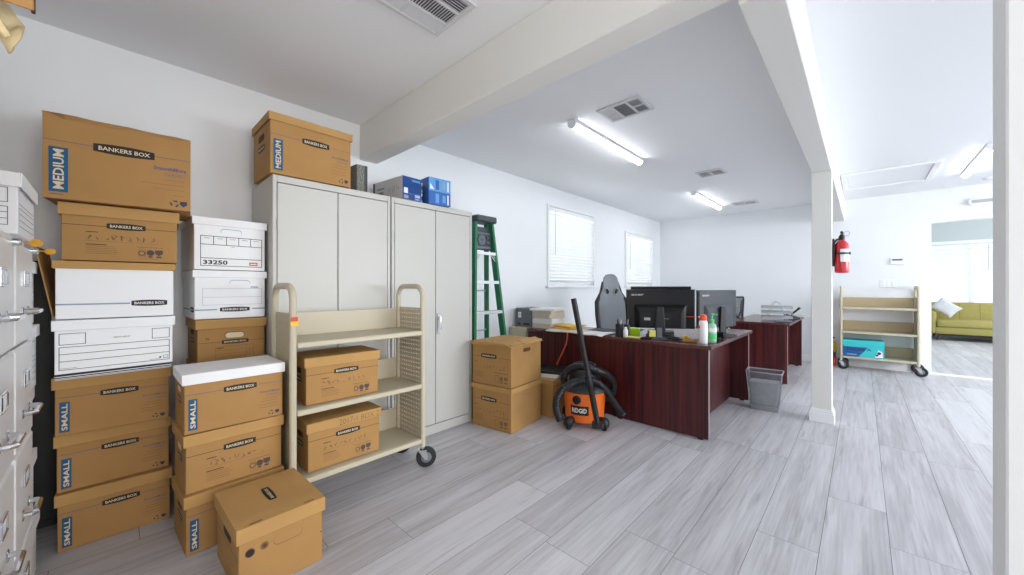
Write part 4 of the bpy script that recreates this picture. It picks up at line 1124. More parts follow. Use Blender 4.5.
t = thing('desk_stand', 'dark grey stand with round base and a yellow note, before the big monitor', 'desk stand', (-1.265, 3.20, zt), R(25))
mb = MB(); mb.lathe([(.07, 0), (.072, .006), (.055, .014), (.02, .018)], 'dgrey', 20, sy=.7); mb.build('base', t)
mb = MB(); mb.box(-.022, .022, -.008, .008, .012, .10, 'mgrey', .004); mb.build('upright', t)
mb = MB(); mb.lathe([(.055, 0), (.057, .008), (.03, .016), (.012, .018)], 'black', 18, Matrix.Translation((-.10, .012, 0)), sy=.8); mb.build('round_foot', t)
mb = MB(); mb.box(-.082, -.03, -.014, -.011, .022, .078, 'stickyy', .001); mb.tube([(-.056, -.009, .05), (-.02, 0, .06)], .004, 'black', 6); mb.build('note', t)
mb = MB(); mb.tube([(-.04, 0, .007), (.03, 0, .007)], .0065, 'black', 8); mb.tube([(.03, 0, .007), (.045, 0, .007)], .005, 'dgrey', 8)
tag(mb.build('marker_pen', None, (-1.195, 3.36, zt), .3), 'black marker pen lying right of the round based stand', 'pen')
t = thing('tape_dispenser', 'tan tape dispenser lying left of the white spray can', 'tape dispenser', (-1.03, 3.225, zt), R(20))
mb = MB(); mb.prism([(-.055, 0), (.055, 0), (.055, .03), (.02, .022), (-.01, .035), (-.05, .03)], .036, 'tan', Matrix.Translation((0, .018, 0)) @ Matrix.Rotation(PI / 2, 4, 'X'), .003); mb.build('body', t)
mb = MB(); mb.lathe([(.012, -.012), (.024, -.012), (.024, .012), (.012, .012), (.012, -.012)], 'yellow', 16, Matrix.Translation((-.025, 0, .032)) @ Matrix.Rotation(PI / 2, 4, 'X')); mb.build('tape_roll', t)
mb = MB(); mb.tube([(-1.20, 3.30, .743), (-1.13, 3.27, .743), (-1.06, 3.30, .743), (-.99, 3.38, .743), (-.965, 3.46, .748), (-.98, 3.53, .765)], .0055, 'black', 6)
tag(mb.build('monitor_cable', None), 'black cable looping over the desk between the two monitors', 'cable')
t = thing('spray_can', 'white spray can with orange red cap and thin red straw, at the desk corner', 'spray can', (-.925, 3.225, zt), R(-8))
mb = MB(); mb.lathe([(.030, 0), (.032, .004), (.032, .165), (.028, .178), (.022, .185)], 'lwhite', 20); mb.box(-.031, -.012, -.0315, -.026, .12, .14, 'red'); mb.build('can', t)
mb = MB(); mb.lathe([(.026, .182), (.027, .19), (.027, .212), (.02, .226), (.008, .23)], 'redcap', 18); mb.build('cap', t)
mb = MB(); mb.box(-.034, -.02, -.008, .008, .198, .216, 'lwhite', .003); mb.tube([(-.03, 0, .207), (-.135, -.02, .205)], .0025, 'redcap', 6); mb.build('straw', t)
t = thing('pump_bottle', 'clear green hand sanitizer pump bottle right of the white spray can', 'bottle', (-.885, 3.315, zt), R(10))
mb = MB(); mb.lathe([(.030, 0), (.033, .006), (.033, .13), (.026, .15), (.013, .158), (.013, .165)], 'greeng', 20, sy=.75); mb.build('bottle', t)
mb = MB(); mb.lathe([(.0335, .03), (.0335, .075)], 'greenb', 20, sy=.76); mb.lathe([(.0336, .085), (.0336, .12)], 'lwhite', 20, sy=.76); mb.build('label', t)
mb = MB(); mb.lathe([(.016, .163), (.016, .185), (.007, .19), (.006, .218), (.012, .222), (.014, .232), (.006, .236)], 'greenb', 14); mb.box(-.006, .042, -.006, .006, .222, .232, 'greenb', .002); mb.build('pump', t)
mb = MB(); mb.box(-.037, .037, -.075, .075, 0, .010, 'black', .003, Matrix.Translation((0, 0, .034)) @ Matrix.Rotation(R(-28), 4, 'X')); mb.box(-.02, .02, .03, .06, 0, .05, 'dgrey', .003)
tag(mb.build('calculator', None, (-.885, 3.50, zt + .001), .25), 'black calculator propped up behind the green pump bottle', 'calculator')

# ------------------------------------------------------------------ chairs
def chair_base(t, seat_z):
    mb = MB(); mb.lathe([(.028, .10), (.028, .26), (.020, .262), (.020, seat_z - .06)], 'black', 12); mb.build('gas_column', t)
    for k in range(5):
        a = 2 * PI * k / 5 + .3; c, s_ = math.cos(a), math.sin(a)
        mb = MB(); mb.tube([(c * .02, s_ * .02, .115), (c * .16, s_ * .16, .105), (c * .30, s_ * .30, .078)], [.026, .022, .016], 'black', 8); lg = mb.build('leg', t)
        mb = MB(); T = Matrix.Translation((c * .30, s_ * .30, .03)) @ Matrix.Rotation(a, 4, 'Z') @ Matrix.Rotation(PI / 2, 4, 'X'); mb.lathe([(.008, -.022), (.028, -.02), (.03, 0), (.028, .02), (.008, .022)], 'rubber', 12, T); mb.tube([(c * .30, s_ * .30, .05), (c * .30, s_ * .30, .08)], .008, 'black', 6); mb.build('wheel', lg)
t = thing('gaming_chair', 'grey and black racing style gaming chair behind the desk wing', 'chair', (-2.06, 4.02, 0), R(228))
chair_base(t, .48)
mb = MB(); mb.prism(rounded(-.26, .26, -.25, .25, .09), .10, 'dgrey', Matrix.Translation((0, .02, .42)), .025); mb.build('seat', t)
# backrest: shell outline widening at the shoulders with two cut-outs under the head wing; back faces the camera (-y)
mb = MB()
prof = [(.50, .17), (.60, .22), (.80, .245), (.95, .265), (1.04, .255), (1.10, .20), (1.16, .155), (1.24, .14), (1.30, .125), (1.335, .085), (1.345, .03)]
def shell(y_of, sc, m):
    rings = []
    for (z, hw) in prof:
        y = y_of(z); hw *= sc
        rings.append([(hw * math.cos(2 * PI * k / 16), y + (.055 if z < 1.2 else .045) * math.sin(2 * PI * k / 16) * (1.0 - .35 * (z > 1.3)) + .05 * abs(math.cos(2 * PI * k / 16)) ** 2, z) for k in range(16)])
    mb.loft(rings, m)
shell(lambda z: -.20 - .16 * (z - .5), .70, 'chairgrey')
mb.build('backrest', t)
for s in (-1, 1):
    mb = MB(); T = Matrix.Translation((s * .055, -.232, 1.135)) @ Matrix.Rotation(-PI / 2 - .1, 4, 'X') @ Matrix.Rotation(s * .35, 4, 'Z')
    mb.lathe([(.001, .004), (.026, .006), (.030, -.002), (.034, -.03)], 'lgrey', 14, T, sx=.8, sy=1.5); mb.lathe([(.001, .0065), (.022, .0068)], 'black', 14, T, sx=.8, sy=1.5); mb.build('belt_opening', t)
    mb = MB(); mb.tube([(s * .175, -.18, .62), (s * .19, -.20, .85), (s * .185, -.23, 1.0), (s * .125, -.265, 1.11), (s * .095, -.29, 1.25)], [.02, .028, .03, .022, .012], 'black', 8); mb.build('side_bolster', t)
    mb = MB(); mb.box(s * .29 - .04, s * .29 + .04, -.14, .14, .66, .69, 'black', .01); mb.tube([(s * .29, 0, .66), (s * .27, 0, .46)], .018, 'black', 8); mb.build('armrest', t)
t = thing('office_chair', 'black mesh back office chair behind the back desk', 'chair', (-1.665, 6.60, 0), R(78))
chair_base(t, .46)
mb = MB(); mb.prism(rounded(-.25, .25, -.24, .24, .08), .07, 'black', Matrix.Translation((0, 0, .42)), .02); mb.build('seat', t)
mb = MB(); fr = []
pts2 = rounded(-.225, .225, .58, 1.03, .07, 5)
mb.tube([(x, -.24 - .06 * (z - .58) - .04 * (1 - (x / .225) ** 2), z) for x, z in pts2], .016, 'black', 8, True); mb.build('back_frame', t)
mb = MB(); n = 8; vs = []; fs = []
for a in range(n + 1):
    for b in range(n + 1):
        x = -.215 + .43 * a / n; z = .59 + .43 * b / n; vs.append((x, -.24 - .06 * (z - .58) - .04 * (1 - (x / .225) ** 2), z))
for a in range(n):
    for b in range(n): q = a * (n + 1) + b; fs.append((q, q + n + 1, q + n + 2, q + 1))
mb.raw(vs, fs, 'meshk'); mb.build('back_mesh', t)
mb = MB(); mb.tube([(0, -.12, .43), (0, -.26, .46), (0, -.30, .60), (0, -.29, .72)], [.03, .03, .025, .02], 'black', 8)
for s in (-1, 1): mb.tube([(0, -.285, .70), (s * .1, -.28, .80), (s * .17, -.265, .98)], .013, 'black', 6)
mb.build('back_support', t)
for s in (-1, 1):
    mb = MB(); mb.box(s * .28 - .035, s * .28 + .035, -.12, .12, .63, .655, 'black', .01); mb.tube([(s * .28, 0, .63), (s * .27, 0, .45), (s * .2, 0, .43)], .016, 'black', 8); mb.build('armrest', t)

# ------------------------------------------------------------------ back desk things
z2 = ZT + .012 + .001
t = thing('letter_tray', 'three tier silver wire mesh letter tray on the back desk', 'letter tray', (-.835, 6.06, z2), R(12))
for k in range(3):
    z = .025 + k * .065; mb = MB(); w, d = .165, .125
    mb.box(-w, w, -d, d, z, z + .002, 'mesh')
    mb.box(-w, w, -d, -d + .002, z, z + .028, 'steel'); mb.box(-w, w, d - .002, d, z, z + .028, 'steel'); mb.box(-w, -w + .002, -d, d, z, z + .028, 'steel'); mb.box(w - .002, w, -d, d, z, z + .012, 'steel')
    mb.tube([(-w, -d, z + .028), (w, -d, z + .028), (w, d, z + .028), (-w, d, z + .028)], .003, 'steel', 6, True)
    tr = mb.build('tray', t)
for s in (-1, 1):
    mb = MB(); mb.tube([(-.11, s * .129, .0), (-.05, s * .129, .19), (-.035, s * .129, .225), (-.0, s * .129, .245), (.035, s * .129, .225), (.05, s * .129, .19), (.11, s * .129, .0)], .0035, 'steel', 8); mb.build('wire_frame', t)
for k, (m, lb) in enumerate((('paper', 'papers in the lowest tier of the wire letter tray'), ('paper2', 'papers in the middle tier of the wire letter tray'), ('inkg', 'grey papers in the top tier of the wire letter tray'))):
    mb = MB(); mb.box(-.15, .15, -.11, .11, 0, .012, m, .001); mb.box(-.145, .155, -.105, .112, .012, .017, 'paper', .001)
    tag(mb.build('papers', None, (-.835, 6.06, z2 + .0275 + .065 * k), R(12)), lb, 'paper', 'papers in the letter tray')
t = thing('desk_phone', 'black desk phone with raised handset right of the wire letter tray', 'telephone', (-.70, 6.36, z2), R(15))
mb = MB(); mb.prism([(-.08, 0), (.08, 0), (.08, .03), (-.08, .075)], .15, 'dgrey', Matrix.Translation((0, .075, 0)) @ Matrix.Rotation(PI / 2, 4, 'X'), .005); mb.build('body', t)
mb = MB(); mb.tube([(-.02, -.05, .07), (.02, -.05, .10), (.06, -.05, .14), (.075, -.05, .16)], [.018, .013, .013, .02], 'black', 8); mb.build('handset', t)
sheet_obj('papers', 'loose white papers at the right end of the back desk', 'paper', (-.745, 6.70, z2 + .001), .1, .16, .28, 'paper', 0, .006)
sheet_obj('folder', 'grey folder lying in front of the wire letter tray on the back desk', 'folder', (-.725, 5.80, z2 + .001), .2, .18, .24, 'inkg', 0, .008)
mb = MB(); mb.lathe([(.12, .0), (.125, .006), (.125, .012), (.11, .014)], 'lgrey', 24, sy=1.6)
tag(mb.build('desk_mat', None, (-.70, 7.0, z2 + .0), 0), 'light grey rounded pad overhanging the far right end of the back desk', 'desk pad')

# ------------------------------------------------------------------ waste bin
t = thing('waste_bin', 'silver wire mesh waste bin with a white liner beside the front desk', 'waste bin', (-.693, 4.345, 0), R(4))
def rect_ring(w, d, z, r=.02):
    return [(x, y, z) for x, y in rounded(-w, w, -d, d, r, 3)]
mb = MB(); mb.loft([rect_ring(.118, .085, .05), rect_ring(.145, .108, .365)], 'mesh', cap=False); mb.build('mesh_body', t)
mb = MB(); mb.loft([rect_ring(.114, .082, .0), rect_ring(.119, .086, .055)], 'steel'); mb.build('base', t)
mb = MB(); mb.tube(rect_ring(.146, .109, .368), .006, 'steel', 8, True)
for (sx, sy) in ((-1, -1), (1, -1), (1, 1), (-1, 1)): mb.tube([(sx * .113, sy * .080, .05), (sx * .140, sy * .103, .366)], .004, 'steel', 6)
mb.build('rim', t)
mb = MB(); rnd = random.Random(2); rg = []
for k, (w, d, z) in enumerate(((.106, .074, .058), (.112, .080, .14), (.118, .084, .22), (.122, .09, .272))):
    rg.append([(x * (1 + rnd.uniform(-.05, .02)), y * (1 + rnd.uniform(-.05, .02)), zz + rnd.uniform(-.004, .004)) for x, y, zz in rect_ring(w, d, z)])
mb.loft(rg, 'pillow'); mb.build('liner', t)

# ------------------------------------------------------------------ wet dry vacuum
VL, VR = (-1.755, 2.80), R(32)
t = thing('shop_vacuum', 'orange RIDGID wet dry vacuum with black hose and wand before the desk', 'vacuum cleaner', (VL[0], VL[1], 0), VR)
Winv = (Matrix.Translation((VL[0], VL[1], 0)) @ Matrix.Rotation(VR, 4, 'Z')).inverted()
def vl(p): return Winv @ Vector(p)
mb = MB(); mb.lathe([(.150, .055), (.162, .065), (.178, .285), (.184, .30), (.184, .312)], 'orange', 32)
mb.recalc = True
mb.build('drum', t)
mb = MB()
def on_drum(a, z, r=None):
    rr = (.162 + (.178 - .162) * (z - .065) / .22 if r is None else r) + .0015
    return Vector((rr * math.sin(a), -rr * math.cos(a), z))
n = 8; A0, A1 = -.72, .20
for k in range(n):
    a, b = A0 + (A1 - A0) * k / n, A0 + (A1 - A0) * (k + 1) / n
    mb.raw([on_drum(a, .125), on_drum(b, .125), on_drum(b, .202), on_drum(a, .202)], [(0, 1, 2, 3)], 'black')
vs, fs, x0, x1, y0, y1 = text_shape('RIDGID', .03)
sx = (A1 - A0) * .80 / (x1 - x0)
V = []
for (x, y) in vs:
    a = A0 + (A1 - A0) * .1 + (x - x0) * sx; p = on_drum(a, .146 + y / .72 * .038); V.append(p + Vector((math.sin(a), -math.cos(a), 0)) * .0015)
mb.raw(V, fs, 'lwhite')
mb.recalc = False; mb.build('logo_plate', t)
mb = MB(); T = Matrix.Translation(on_drum(-.36, .252)) @ Matrix.Rotation(-.36, 4, 'Z') @ Matrix.Rotation(PI / 2, 4, 'X')
mb.lathe([(.036, -.004), (.036, .006), (.028, .010), (.026, .0), (.001, -.001)], 'black', 20, T); mb.build('blower_port', t)
mb = MB(); mb.lathe([(.190, .306), (.194, .314), (.190, .33), (.165, .352), (.14, .37), (.125, .44), (.118, .47), (.085, .49), (.03, .495)], 'vacgrey', 28); mb.lathe([(.112, .40), (.130, .405), (.130, .425), (.112, .43)], 'black', 28)
mb.build('motor_head', t)
mb = MB(); mb.tube([(-.09, 0, .475), (-.085, 0, .515), (-.05, 0, .53), (.05, 0, .53), (.085, 0, .515), (.09, 0, .475)], .014, 'black', 8); mb.build('handle', t)
for s in (-1, 1):
    mb = MB(); mb.box(s * .185 - .015, s * .185 + .015, -.03, .03, .28, .345, 'black', .006); mb.build('latch', t)
for k in range(4):
    a = PI / 4 + PI / 2 * k + .1; c, s_ = math.sin(a), -math.cos(a)
    mb = MB(); mb.tube([(c * .13, s_ * .13, .075), (c * .20, s_ * .20, .072)], [.03, .034], 'black', 10)
    mb.lathe([(.040, .035), (.044, .05), (.040, .085), (.022, .105), (.005, .108)], 'black', 14, Matrix.Translation((c * .205, s_ * .205, 0))); ft = mb.build('foot', t)
    mb = MB(); mb.lathe([(.006, -.012), (.024, -.012), (.0255, 0), (.024, .012), (.006, .012)], 'rubber', 12, Matrix.Translation((c * .205, s_ * .205, .0258)) @ Matrix.Rotation(a, 4, 'Z') @ Matrix.Rotation(PI / 2, 4, 'Y')); mb.build('wheel', ft)
def smooth(P, n=8):
    P = [Vector(p) for p in P]; out = []
    for i in range(len(P) - 1):
        p0 = P[max(i - 1, 0)]; p1 = P[i]; p2 = P[i + 1]; p3 = P[min(i + 2, len(P) - 1)]
        for k in range(n):
            u = k / n; out.append(.5 * ((2 * p1) + (p2 - p0) * u + (2 * p0 - 5 * p1 + 4 * p2 - p3) * u * u + (3 * p1 - p0 - 3 * p2 + p3) * u ** 3))
    out.append(P[-1]); return out
def wp(px, py, k):            # point at depth k along the sight line through the photograph (metres)
    f = Vector((-math.sin(TH), math.cos(TH), 0)); r = Vector((math.cos(TH), math.sin(TH), 0))
    return Vector((0, 0, 1.18)) + (f + r * ((px - 512) / 375) + Vector((0, 0, 1)) * ((287 - py) / 375)) * k
hp = smooth([vl(wp(*q)) for q in ((560, 420, 3.02), (556, 405, 3.02), (560, 392, 3.03), (570, 384, 3.03), (583, 380, 3.06), (595, 381, 3.10), (605, 389, 3.14), (614, 402, 3.18), (623, 414, 3.22))], 10)
def ribbed(pts, r, nm):
    Q = [pts[0]]; L = 0
    out = []; rad = []
    for i, p in enumerate(pts): out.append(p); rad.append(r * (1.07 if i % 2 else .93))
    mb = MB(); mb.tube(out, rad, 'black', 10); return mb.build(nm, t)
ribbed(hp, .031, 'hose')
h2 = smooth([vl(wp(*q)) for q in ((566, 386, 3.20), (564, 376, 3.22), (571, 368, 3.18), (582, 366, 3.10), (594, 369, 3.08), (606, 374, 3.14), (613, 382, 3.22), (612, 392, 3.28), (604, 399, 3.30))], 10)
ribbed(h2, .031, 'hose')
mb = MB(); a, b = vl(wp(597.8, 425, 2.95)), vl(wp(573.5, 298, 3.02))
d = b - a
mb.tube([a, a + d * .30, a + d * .305, a + d * .36, a + d * .365, a + d * .66, a + d * .665, a + d], [.023, .023, .026, .026, .021, .021, .0225, .0225], 'black', 12); mb.build('wand', t)
mb = MB(); mb.box(-.045, .045, -.03, .03, -.02, .03, 'black', .008, Matrix.Translation(a)); mb.build('floor_nozzle', t)
mb = MB(); mb.tube(smooth([vl((-1.90, 3.00, .40)), vl((-1.93, 3.0, .42)), vl((-1.92, 2.92, .43)), vl((-1.86, 2.88, .44))], 6), .012, 'dgrey', 8); mb.build('power_cord', t)

# ------------------------------------------------------------------ wall things
t = thing('fire_extinguisher', 'red fire extinguisher hanging on the side of the white post', 'fire extinguisher', (-.128, 4.315, 1.305))
mb = MB(); mb.lathe([(.036, 0), (.046, .004), (.048, .013), (.048, .232), (.043, .255), (.030, .274), (.018, .284), (.016, .294)], 'extred', 24); mb.build('cylinder', t)
mb = MB(); n = 8
A = [R(-100 + 110 * k / n) for k in range(n + 1)]
mb.raw([(.0487 * math.cos(a), .0487 * math.sin(a), z) for z in (.095, .205) for a in A], [(k, k + 1, k + n + 2, k + n + 1) for k in range(n)], 'lwhite', True); mb.build('paper_label', t)
mb = MB(); mb.lathe([(.019, .288), (.021, .295), (.021, .318), (.012, .33)], 'black', 12)
mb.box(-.012, .012, -.055, .03, .318, .330, 'black', .003); mb.box(-.010, .010, -.07, .02, .345, .353, 'black', .003, Matrix.Rotation(R(-6), 4, 'X')); mb.build('valve', t)
mb = MB(); mb.tube([(.032 + .018 * math.cos(2 * PI * k / 14), -.012, .338 + .020 * math.sin(2 * PI * k / 14)) for k in range(14)], .0025, 'steel', 6, True); mb.build('pull_ring', t)
mb = MB(); mb.tube([(0, .01, .30), (-.032, -.02, .288), (-.050, -.035, .26), (-.052, -.035, .20), (-.052, -.035, .13)], .009, 'black', 8); mb.build('hose', t)
mb = MB(); mb.lathe([(.0505, .160), (.0505, .176)], 'black', 24); mb.box(-.062, -.047, -.02, .02, .06, .30, 'black', .003); mb.box(.046, .058, -.012, .012, .156, .180, 'black', .003); mb.build('bracket', t)
t = thing('thermostat', 'white thermostat on the back wall above the switch plate', 'thermostat', (.365, YB, 1.552))
mb = MB(); mb.box(-.07, .07, -.024, -.0005, -.045, .045, 'trim', .006); mb.build('body', t)
mb = MB(); mb.box(-.052, .052, -.026, -.023, .008, .034, 'mgrey', .001); mb.build('display', t)
t = thing('switch_plate', 'white triple light switch plate above the empty book cart', 'light switch', (.275, YB, 1.235))
mb = MB(); mb.box(-.085, .085, -.007, -.0005, -.058, .058, 'trim', .003); mb.build('plate', t)
for x in (-.046, 0, .046):
    mb = MB(); mb.box(x - .016, x + .016, -.011, -.006, -.033, .033, 'trim', .002); mb.build('rocker', t)
t = thing('emergency_light', 'pale oval emergency light on the back wall above the doorway', 'emergency light', (1.13, YB, 2.285))
mb = MB(); mb.prism(rounded(-.13, .13, -.045, .045, .04), .045, 'trim', Matrix.Translation((0, -.0005, 0)) @ Matrix.Rotation(PI / 2, 4, 'X'), .008); mb.build('body', t)
mb = MB(); mb.prism(rounded(-.10, .10, -.02, .02, .018), .006, 'lgrey', Matrix.Translation((0, -.045, 0)) @ Matrix.Rotation(PI / 2, 4, 'X'), .002); mb.build('lens', t)
t = thing('smoke_detector', 'small white smoke detector on the ceiling by the doorway wall', 'smoke detector', (1.12, 7.2, ZC))
mb = MB(); mb.lathe([(.055, -.0005), (.058, -.012), (.050, -.032), (.03, -.038), (.001, -.038)], 'fixture', 24); mb.build('body', t)
mb = MB(); mb.lathe([(.044, -.024), (.0535, -.024), (.0535, -.020), (.044, -.020)], 'mgrey', 24); mb.build('grille_ring', t)

# ------------------------------------------------------------------ sitting room
t = thing('sofa', 'olive green tufted sofa under the window in the room beyond the doorway', 'sofa', (2.19, 12.62, 0), 0)
L = 1.07
mb = MB(); mb.box(-L + .09, L - .09, .0, .80, .15, .30, 'olive', .02, seg=2); mb.build('seat_frame', t)
for k, (a, b) in enumerate(((-L + .10, .0), (.0, L - .10))):
    mb = MB(); mb.box(a + .004, b - .004, -.03, .62, .30, .46, 'olive', .05, seg=4); mb.build('seat_cushion', t)
for k, (a, b) in enumerate(((-L + .06, .49), (.50, L - .06))):
    mb = MB(); T = Matrix.Translation((0, .60, .40)) @ Matrix.Rotation(R(-10), 4, 'X'); mb.box(a + .004, b - .004, 0, .18, 0, .45, 'olive', .055, T, seg=4)
    bc = mb.build('back_cushion', t)
    mb = MB()
    q = int((b - a) / .26)
    for j in range(q):
        mb.lathe([(.012, -.006), (.018, 0), (.010, .006), (.001, .008)], 'olive', 10, T @ Matrix.Translation((a + (j + .5) * (b - a) / q, -.002, .25)) @ Matrix.Rotation(PI / 2, 4, 'X'))
    for j in range(q): x = a + (j + .5) * (b - a) / q; mb.tube([T @ Vector((x, -.001, .06)), T @ Vector((x, -.0015, .42))], .002, 'kraftdk', 4)
    mb.build('tufting', bc)
for s in (-1, 1):
    mb = MB(); x = s * (L - .05); mb.box(x - .05, x + .05, -.0, .82, .15, .64, 'olive', .04, seg=3); mb.build('armrest', t)
    for yy in (.06, .74):
        mb = MB(); mb.tube([(s * (L - .12), yy, .0), (s * (L - .14), yy, .16)], [.016, .026], 'brownlth', 10); mb.build('leg', t)
mb = MB(); mb.box(-L + .12, L - .12, .10, .70, .11, .155, 'brownlth', .005); mb.build('base_rail', t)
mb = MB(); n = 12; vs = []; fs = []
for sd in (1, -1):
    for a in range(n + 1):
        for b in range(n + 1):
            u, v = 2 * a / n - 1, 2 * b / n - 1; e = max(0, (1 - u ** 4) * (1 - v ** 4)) ** .5
            vs.append((.20 * u * (1 - .08 * (1 - v * v)), sd * .06 * e, .15 * v * (1 - .08 * (1 - u * u))))
k = (n + 1) ** 2
for a in range(n):
    for b in range(n):
        q = a * (n + 1) + b; fs.append((q, q + 1, q + n + 2, q + n + 1)); fs.append((k + q, k + q + n + 1, k + q + n + 2, k + q + 1))
mb.raw(vs, fs, 'pillow', True); bmesh.ops.remove_doubles(mb.bm, verts=list(mb.bm.verts), dist=.0005)
pl = tag(mb.build('throw_pillow', None, (1.395, 12.98, .720)), 'grey and white throw pillow leaning at the left end of the olive sofa', 'pillow'); pl.rotation_euler = (R(-14), R(38), R(-14))

# ------------------------------------------------------------------ file cabinets at the left edge
def file_cabinet(label, x0, x1, m='file', yf=-.206, grp='grey file cabinets at the left edge'):
    t = thing('file_cabinet', label, 'file cabinet', ((x0 + x1) / 2, yf, 0), PI, grp)
    w, d, h = x1 - x0 - .003, .66, 1.345      # local front -y faces +Y
    mb = MB(); mb.box(-w / 2, w / 2, .004, d, .0, h, m, .004); mb.build('body', t)
    for k in range(4):
        z0 = .035 + k * .3225; z1 = z0 + .314
        mb = MB(); mb.box(-w / 2 + .012, w / 2 - .012, -.016, .004, z0, z1, m, .006); dr = mb.build('drawer', t)
        mb = MB(); zc = z0 + .10
        mb.tube([(-.06, -.016, zc), (-.06, -.034, zc), (-.052, -.042, zc), (.052, -.042, zc), (.06, -.034, zc), (.06, -.016, zc)], .008, 'chrome', 8)
        for s in (-1, 1): mb.box(s * .06 - .012, s * .06 + .012, -.020, -.015, zc - .016, zc + .016, 'chrome', .003)
        o = mb.build('handle', dr); o['label'] = 'chrome pull handle'
        mb = MB(); zc = z0 + .205
        mb.box(-.042, .042, -.022, -.0155, zc - .026, zc - .019, 'chrome', .002); mb.box(-.042, .042, -.022, -.0155, zc + .019, zc + .026, 'chrome', .002); mb.box(-.042, -.035, -.022, -.0155, zc - .019, zc + .019, 'chrome', .002); mb.box(.035, .042, -.022, -.0155, zc - .019, zc + .019, 'chrome', .002)
        mb.box(-.035, .035, -.018, -.0158, zc - .019, zc + .019, 'paper'); mb.build('label_holder', dr)
    mb = MB(); T = Matrix.Translation((w / 2 - .04, -.016, h - .035)) @ Matrix.Rotation(PI / 2, 4, 'X'); mb.lathe([(.012, 0), (.012, .012), (.009, .016), (.001, .016)], 'chrome', 14, T); lk = mb.build('lock', t)
    mb = MB(); x = w / 2 - .04; mb.box(x - .004, x + .004, -.049, -.030, h - .0365, h - .0335, 'gold'); T = Matrix.Translation((x, -.058, h - .035)) @ Matrix.Rotation(PI / 2, 4, 'Y')
    mb.lathe([(.003, -.0015), (.011, -.0015), (.011, .0015), (.003, .0015)], 'gold', 16, T, sy=1.25); o = mb.build('key', lk); o['label'] = 'gold key in the lock'
file_cabinet('light grey file cabinet next to the white boxes, white carton on top', -2.19, -1.81)
file_cabinet('light grey file cabinet cut by the left edge of the picture', -1.808, -1.43)
mb = MB(); mb.box(-2.965, -2.945, -.62, -.10, .0, 1.31, 'black', .003)  # added black board that supplies the deep shade of the gap
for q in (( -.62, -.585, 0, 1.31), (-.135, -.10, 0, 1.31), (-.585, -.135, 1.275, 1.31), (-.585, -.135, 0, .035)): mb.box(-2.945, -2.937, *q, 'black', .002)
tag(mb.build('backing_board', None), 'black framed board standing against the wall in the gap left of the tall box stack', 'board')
def wlines(F, H):
    Wd = F.W
    for (v0, v1) in ((.50, .74), (.14, .44)): F.frame(.06 * Wd, v0 * H, .94 * Wd, v1 * H, .002, 'inkg')
    for v in (.24, .34): F.rect(.06 * Wd, v * H, .94 * Wd, v * H + .002, 'inkg')
file_box('white file box with ruled forms on top of the file cabinets', (-2.11, -.188, 1.3465), 180, .375, .33, .195, wlines, wlines, 'wcard', 'wcard', .048)
G7 = 'white file boxes stacked between the cabinets and the wall stack'
for k, wd in enumerate(('lowest', 'second lowest', 'middle', 'second from top', 'topmost')):
    file_box('%s white file box squeezed in the dark gap beside the file cabinet' % wd, (-2.372 + .006 * (k % 2), -.205 - .004 * (k % 3), .001 + k * .2575), 180 + (k % 3 - 1), .325, .34, .2565, wlines, wlines, 'wcard', 'wcard', .05, G7)
# boxes above the left file cabinet; only a corner reaches into the picture
file_box('tall kraft box carrying the open box at the top left corner', (-1.625, -.225, 1.347), 180, .34, .33, .387, None, None)
t = thing('moving_box', 'open kraft box whose raised flap juts in at the top left corner', 'box', (-1.49, -.205, 1.7355), PI)
mb = MB(); w, d, h, th = .40, .38, .36, .004
mb.box(-w / 2, w / 2, 0, d, 0, th, 'kraft'); mb.box(-w / 2, w / 2, 0, d, h - th, h, 'kraft'); mb.box(-w / 2, -w / 2 + th, 0, d, th, h - th, 'kraft'); mb.box(w / 2 - th, w / 2, 0, d, th, h - th, 'kraft'); mb.box(-w / 2 + th, w / 2 - th, d - th, d, th, h - th, 'kraft'); mb.build('body', t)
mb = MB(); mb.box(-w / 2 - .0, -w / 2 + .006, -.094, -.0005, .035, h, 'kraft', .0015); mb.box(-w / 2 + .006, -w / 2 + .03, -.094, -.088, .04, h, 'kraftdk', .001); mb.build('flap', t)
mb = MB(); n = 8; vs = []; fs = []
rnd = random.Random(5)
for a in range(n + 1):
    for b in range(7):
        u, v = a / n, b / 6
        vs.append((-.16 + .10 * u + rnd.uniform(-.006, .006), -.004 - .055 * v + .012 * math.sin(u * 9), .09 - .115 * v * (.75 + .25 * math.sin(u * 8 + 1)) + .03 * (1 - v)))
for a in range(n):
    for b in range(6): q = a * 7 + b; fs.append((q, q + 7, q + 8, q + 1))
mb.raw(vs, fs, 'cream', True); o = mb.build('packing_paper', None, (-1.49, -.205, 1.7355), PI)
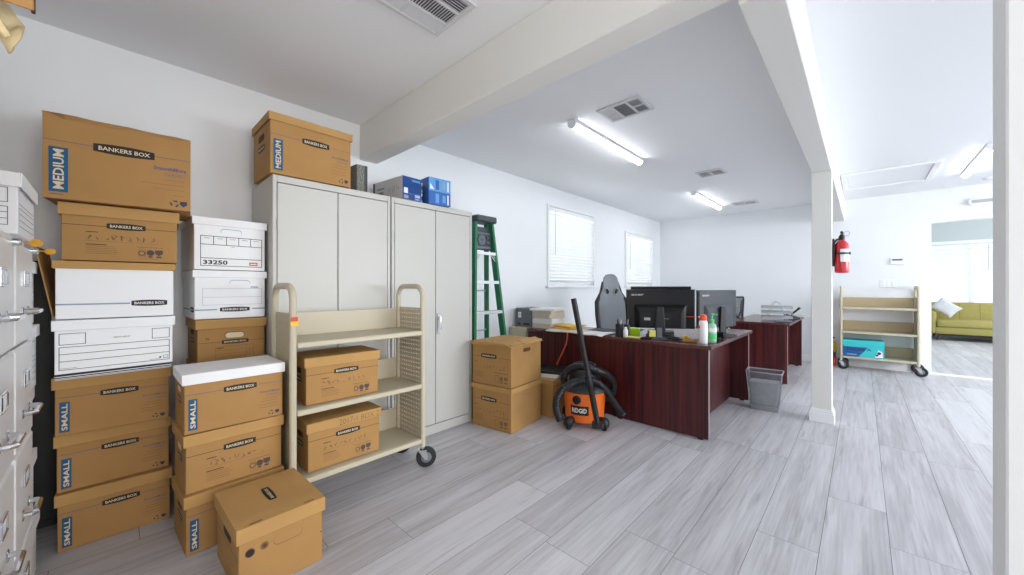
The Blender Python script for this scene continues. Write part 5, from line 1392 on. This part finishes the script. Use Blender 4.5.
sd = o.modifiers.new('thick', 'SOLIDIFY'); sd.thickness = .004
tag(o, 'crumpled cream packing paper hanging out of the open box at the top left', 'packing paper')

# ------------------------------------------------------------------ light
def area(name, loc, rot, sx, sy, power, col):
    l = bpy.data.lights.new(name, 'AREA'); l.shape = 'RECTANGLE'; l.size = sx; l.size_y = sy; l.energy = power; l.color = col
    o = bpy.data.objects.new(name, l); COL.objects.link(o); o.location = loc; o.rotation_euler = rot; return o
# daylight in the windows; near right, front and sitting right are added unseen fill
area('window_daylight', (XR + .10, .71, 1.325), (0, R(76), 0), 1.75, 1.2, 62, (1.0, .96, .91))  # fill light for the near boxes, in an added unseen opening
area('window_daylight', (XR + .30, 4.5, 1.65), (0, R(62), 0), 1.5, 4.2, 168, (.90, .955, 1.0))
area('window_daylight', (0, YF - .06, 1.52), (R(-90), 0, PI), 1.4, 1.1, 7.5, (1.0, .955, .89))  # weak warm fill on the beam front, from an added unseen opening
for (a, b, c, d) in WIN:
    area('window_daylight', (XL - W - .25, (a + b) / 2, (c + d) / 2 + .15), (0, R(-90), 0), d - c + .3, b - a + .3, 9, (.93, .97, 1.0))
area('window_daylight', (5.06, 10.35, 1.4), (0, R(90), 0), 1.8, 3.7, 120, (.90, .96, 1.0))  # fill added to light the sofa room from an unseen opening
area('window_daylight', (2.5, YE + W + .3, 1.6), (R(90), 0, PI), 4.2, 1.9, 26, (.93, .97, 1.0))

wd = bpy.data.worlds.new('sky'); bpy.context.scene.world = wd; wd.use_nodes = True
bg = wd.node_tree.nodes['Background']; bg.inputs[0].default_value = (.86, .93, 1.0, 1); bg.inputs[1].default_value = .8

sc = bpy.context.scene
sc.view_settings.view_transform = 'Standard'; sc.view_settings.look = 'None'; sc.view_settings.gamma = 1; sc.view_settings.use_curve_mapping = False
sc.view_settings.exposure = 0.55
sc.cycles.max_bounces = 10; sc.cycles.diffuse_bounces = 6; sc.cycles.transparent_max_bounces = 12
sc.cycles.use_denoising = True
sc.cycles.sample_clamp_indirect = 6
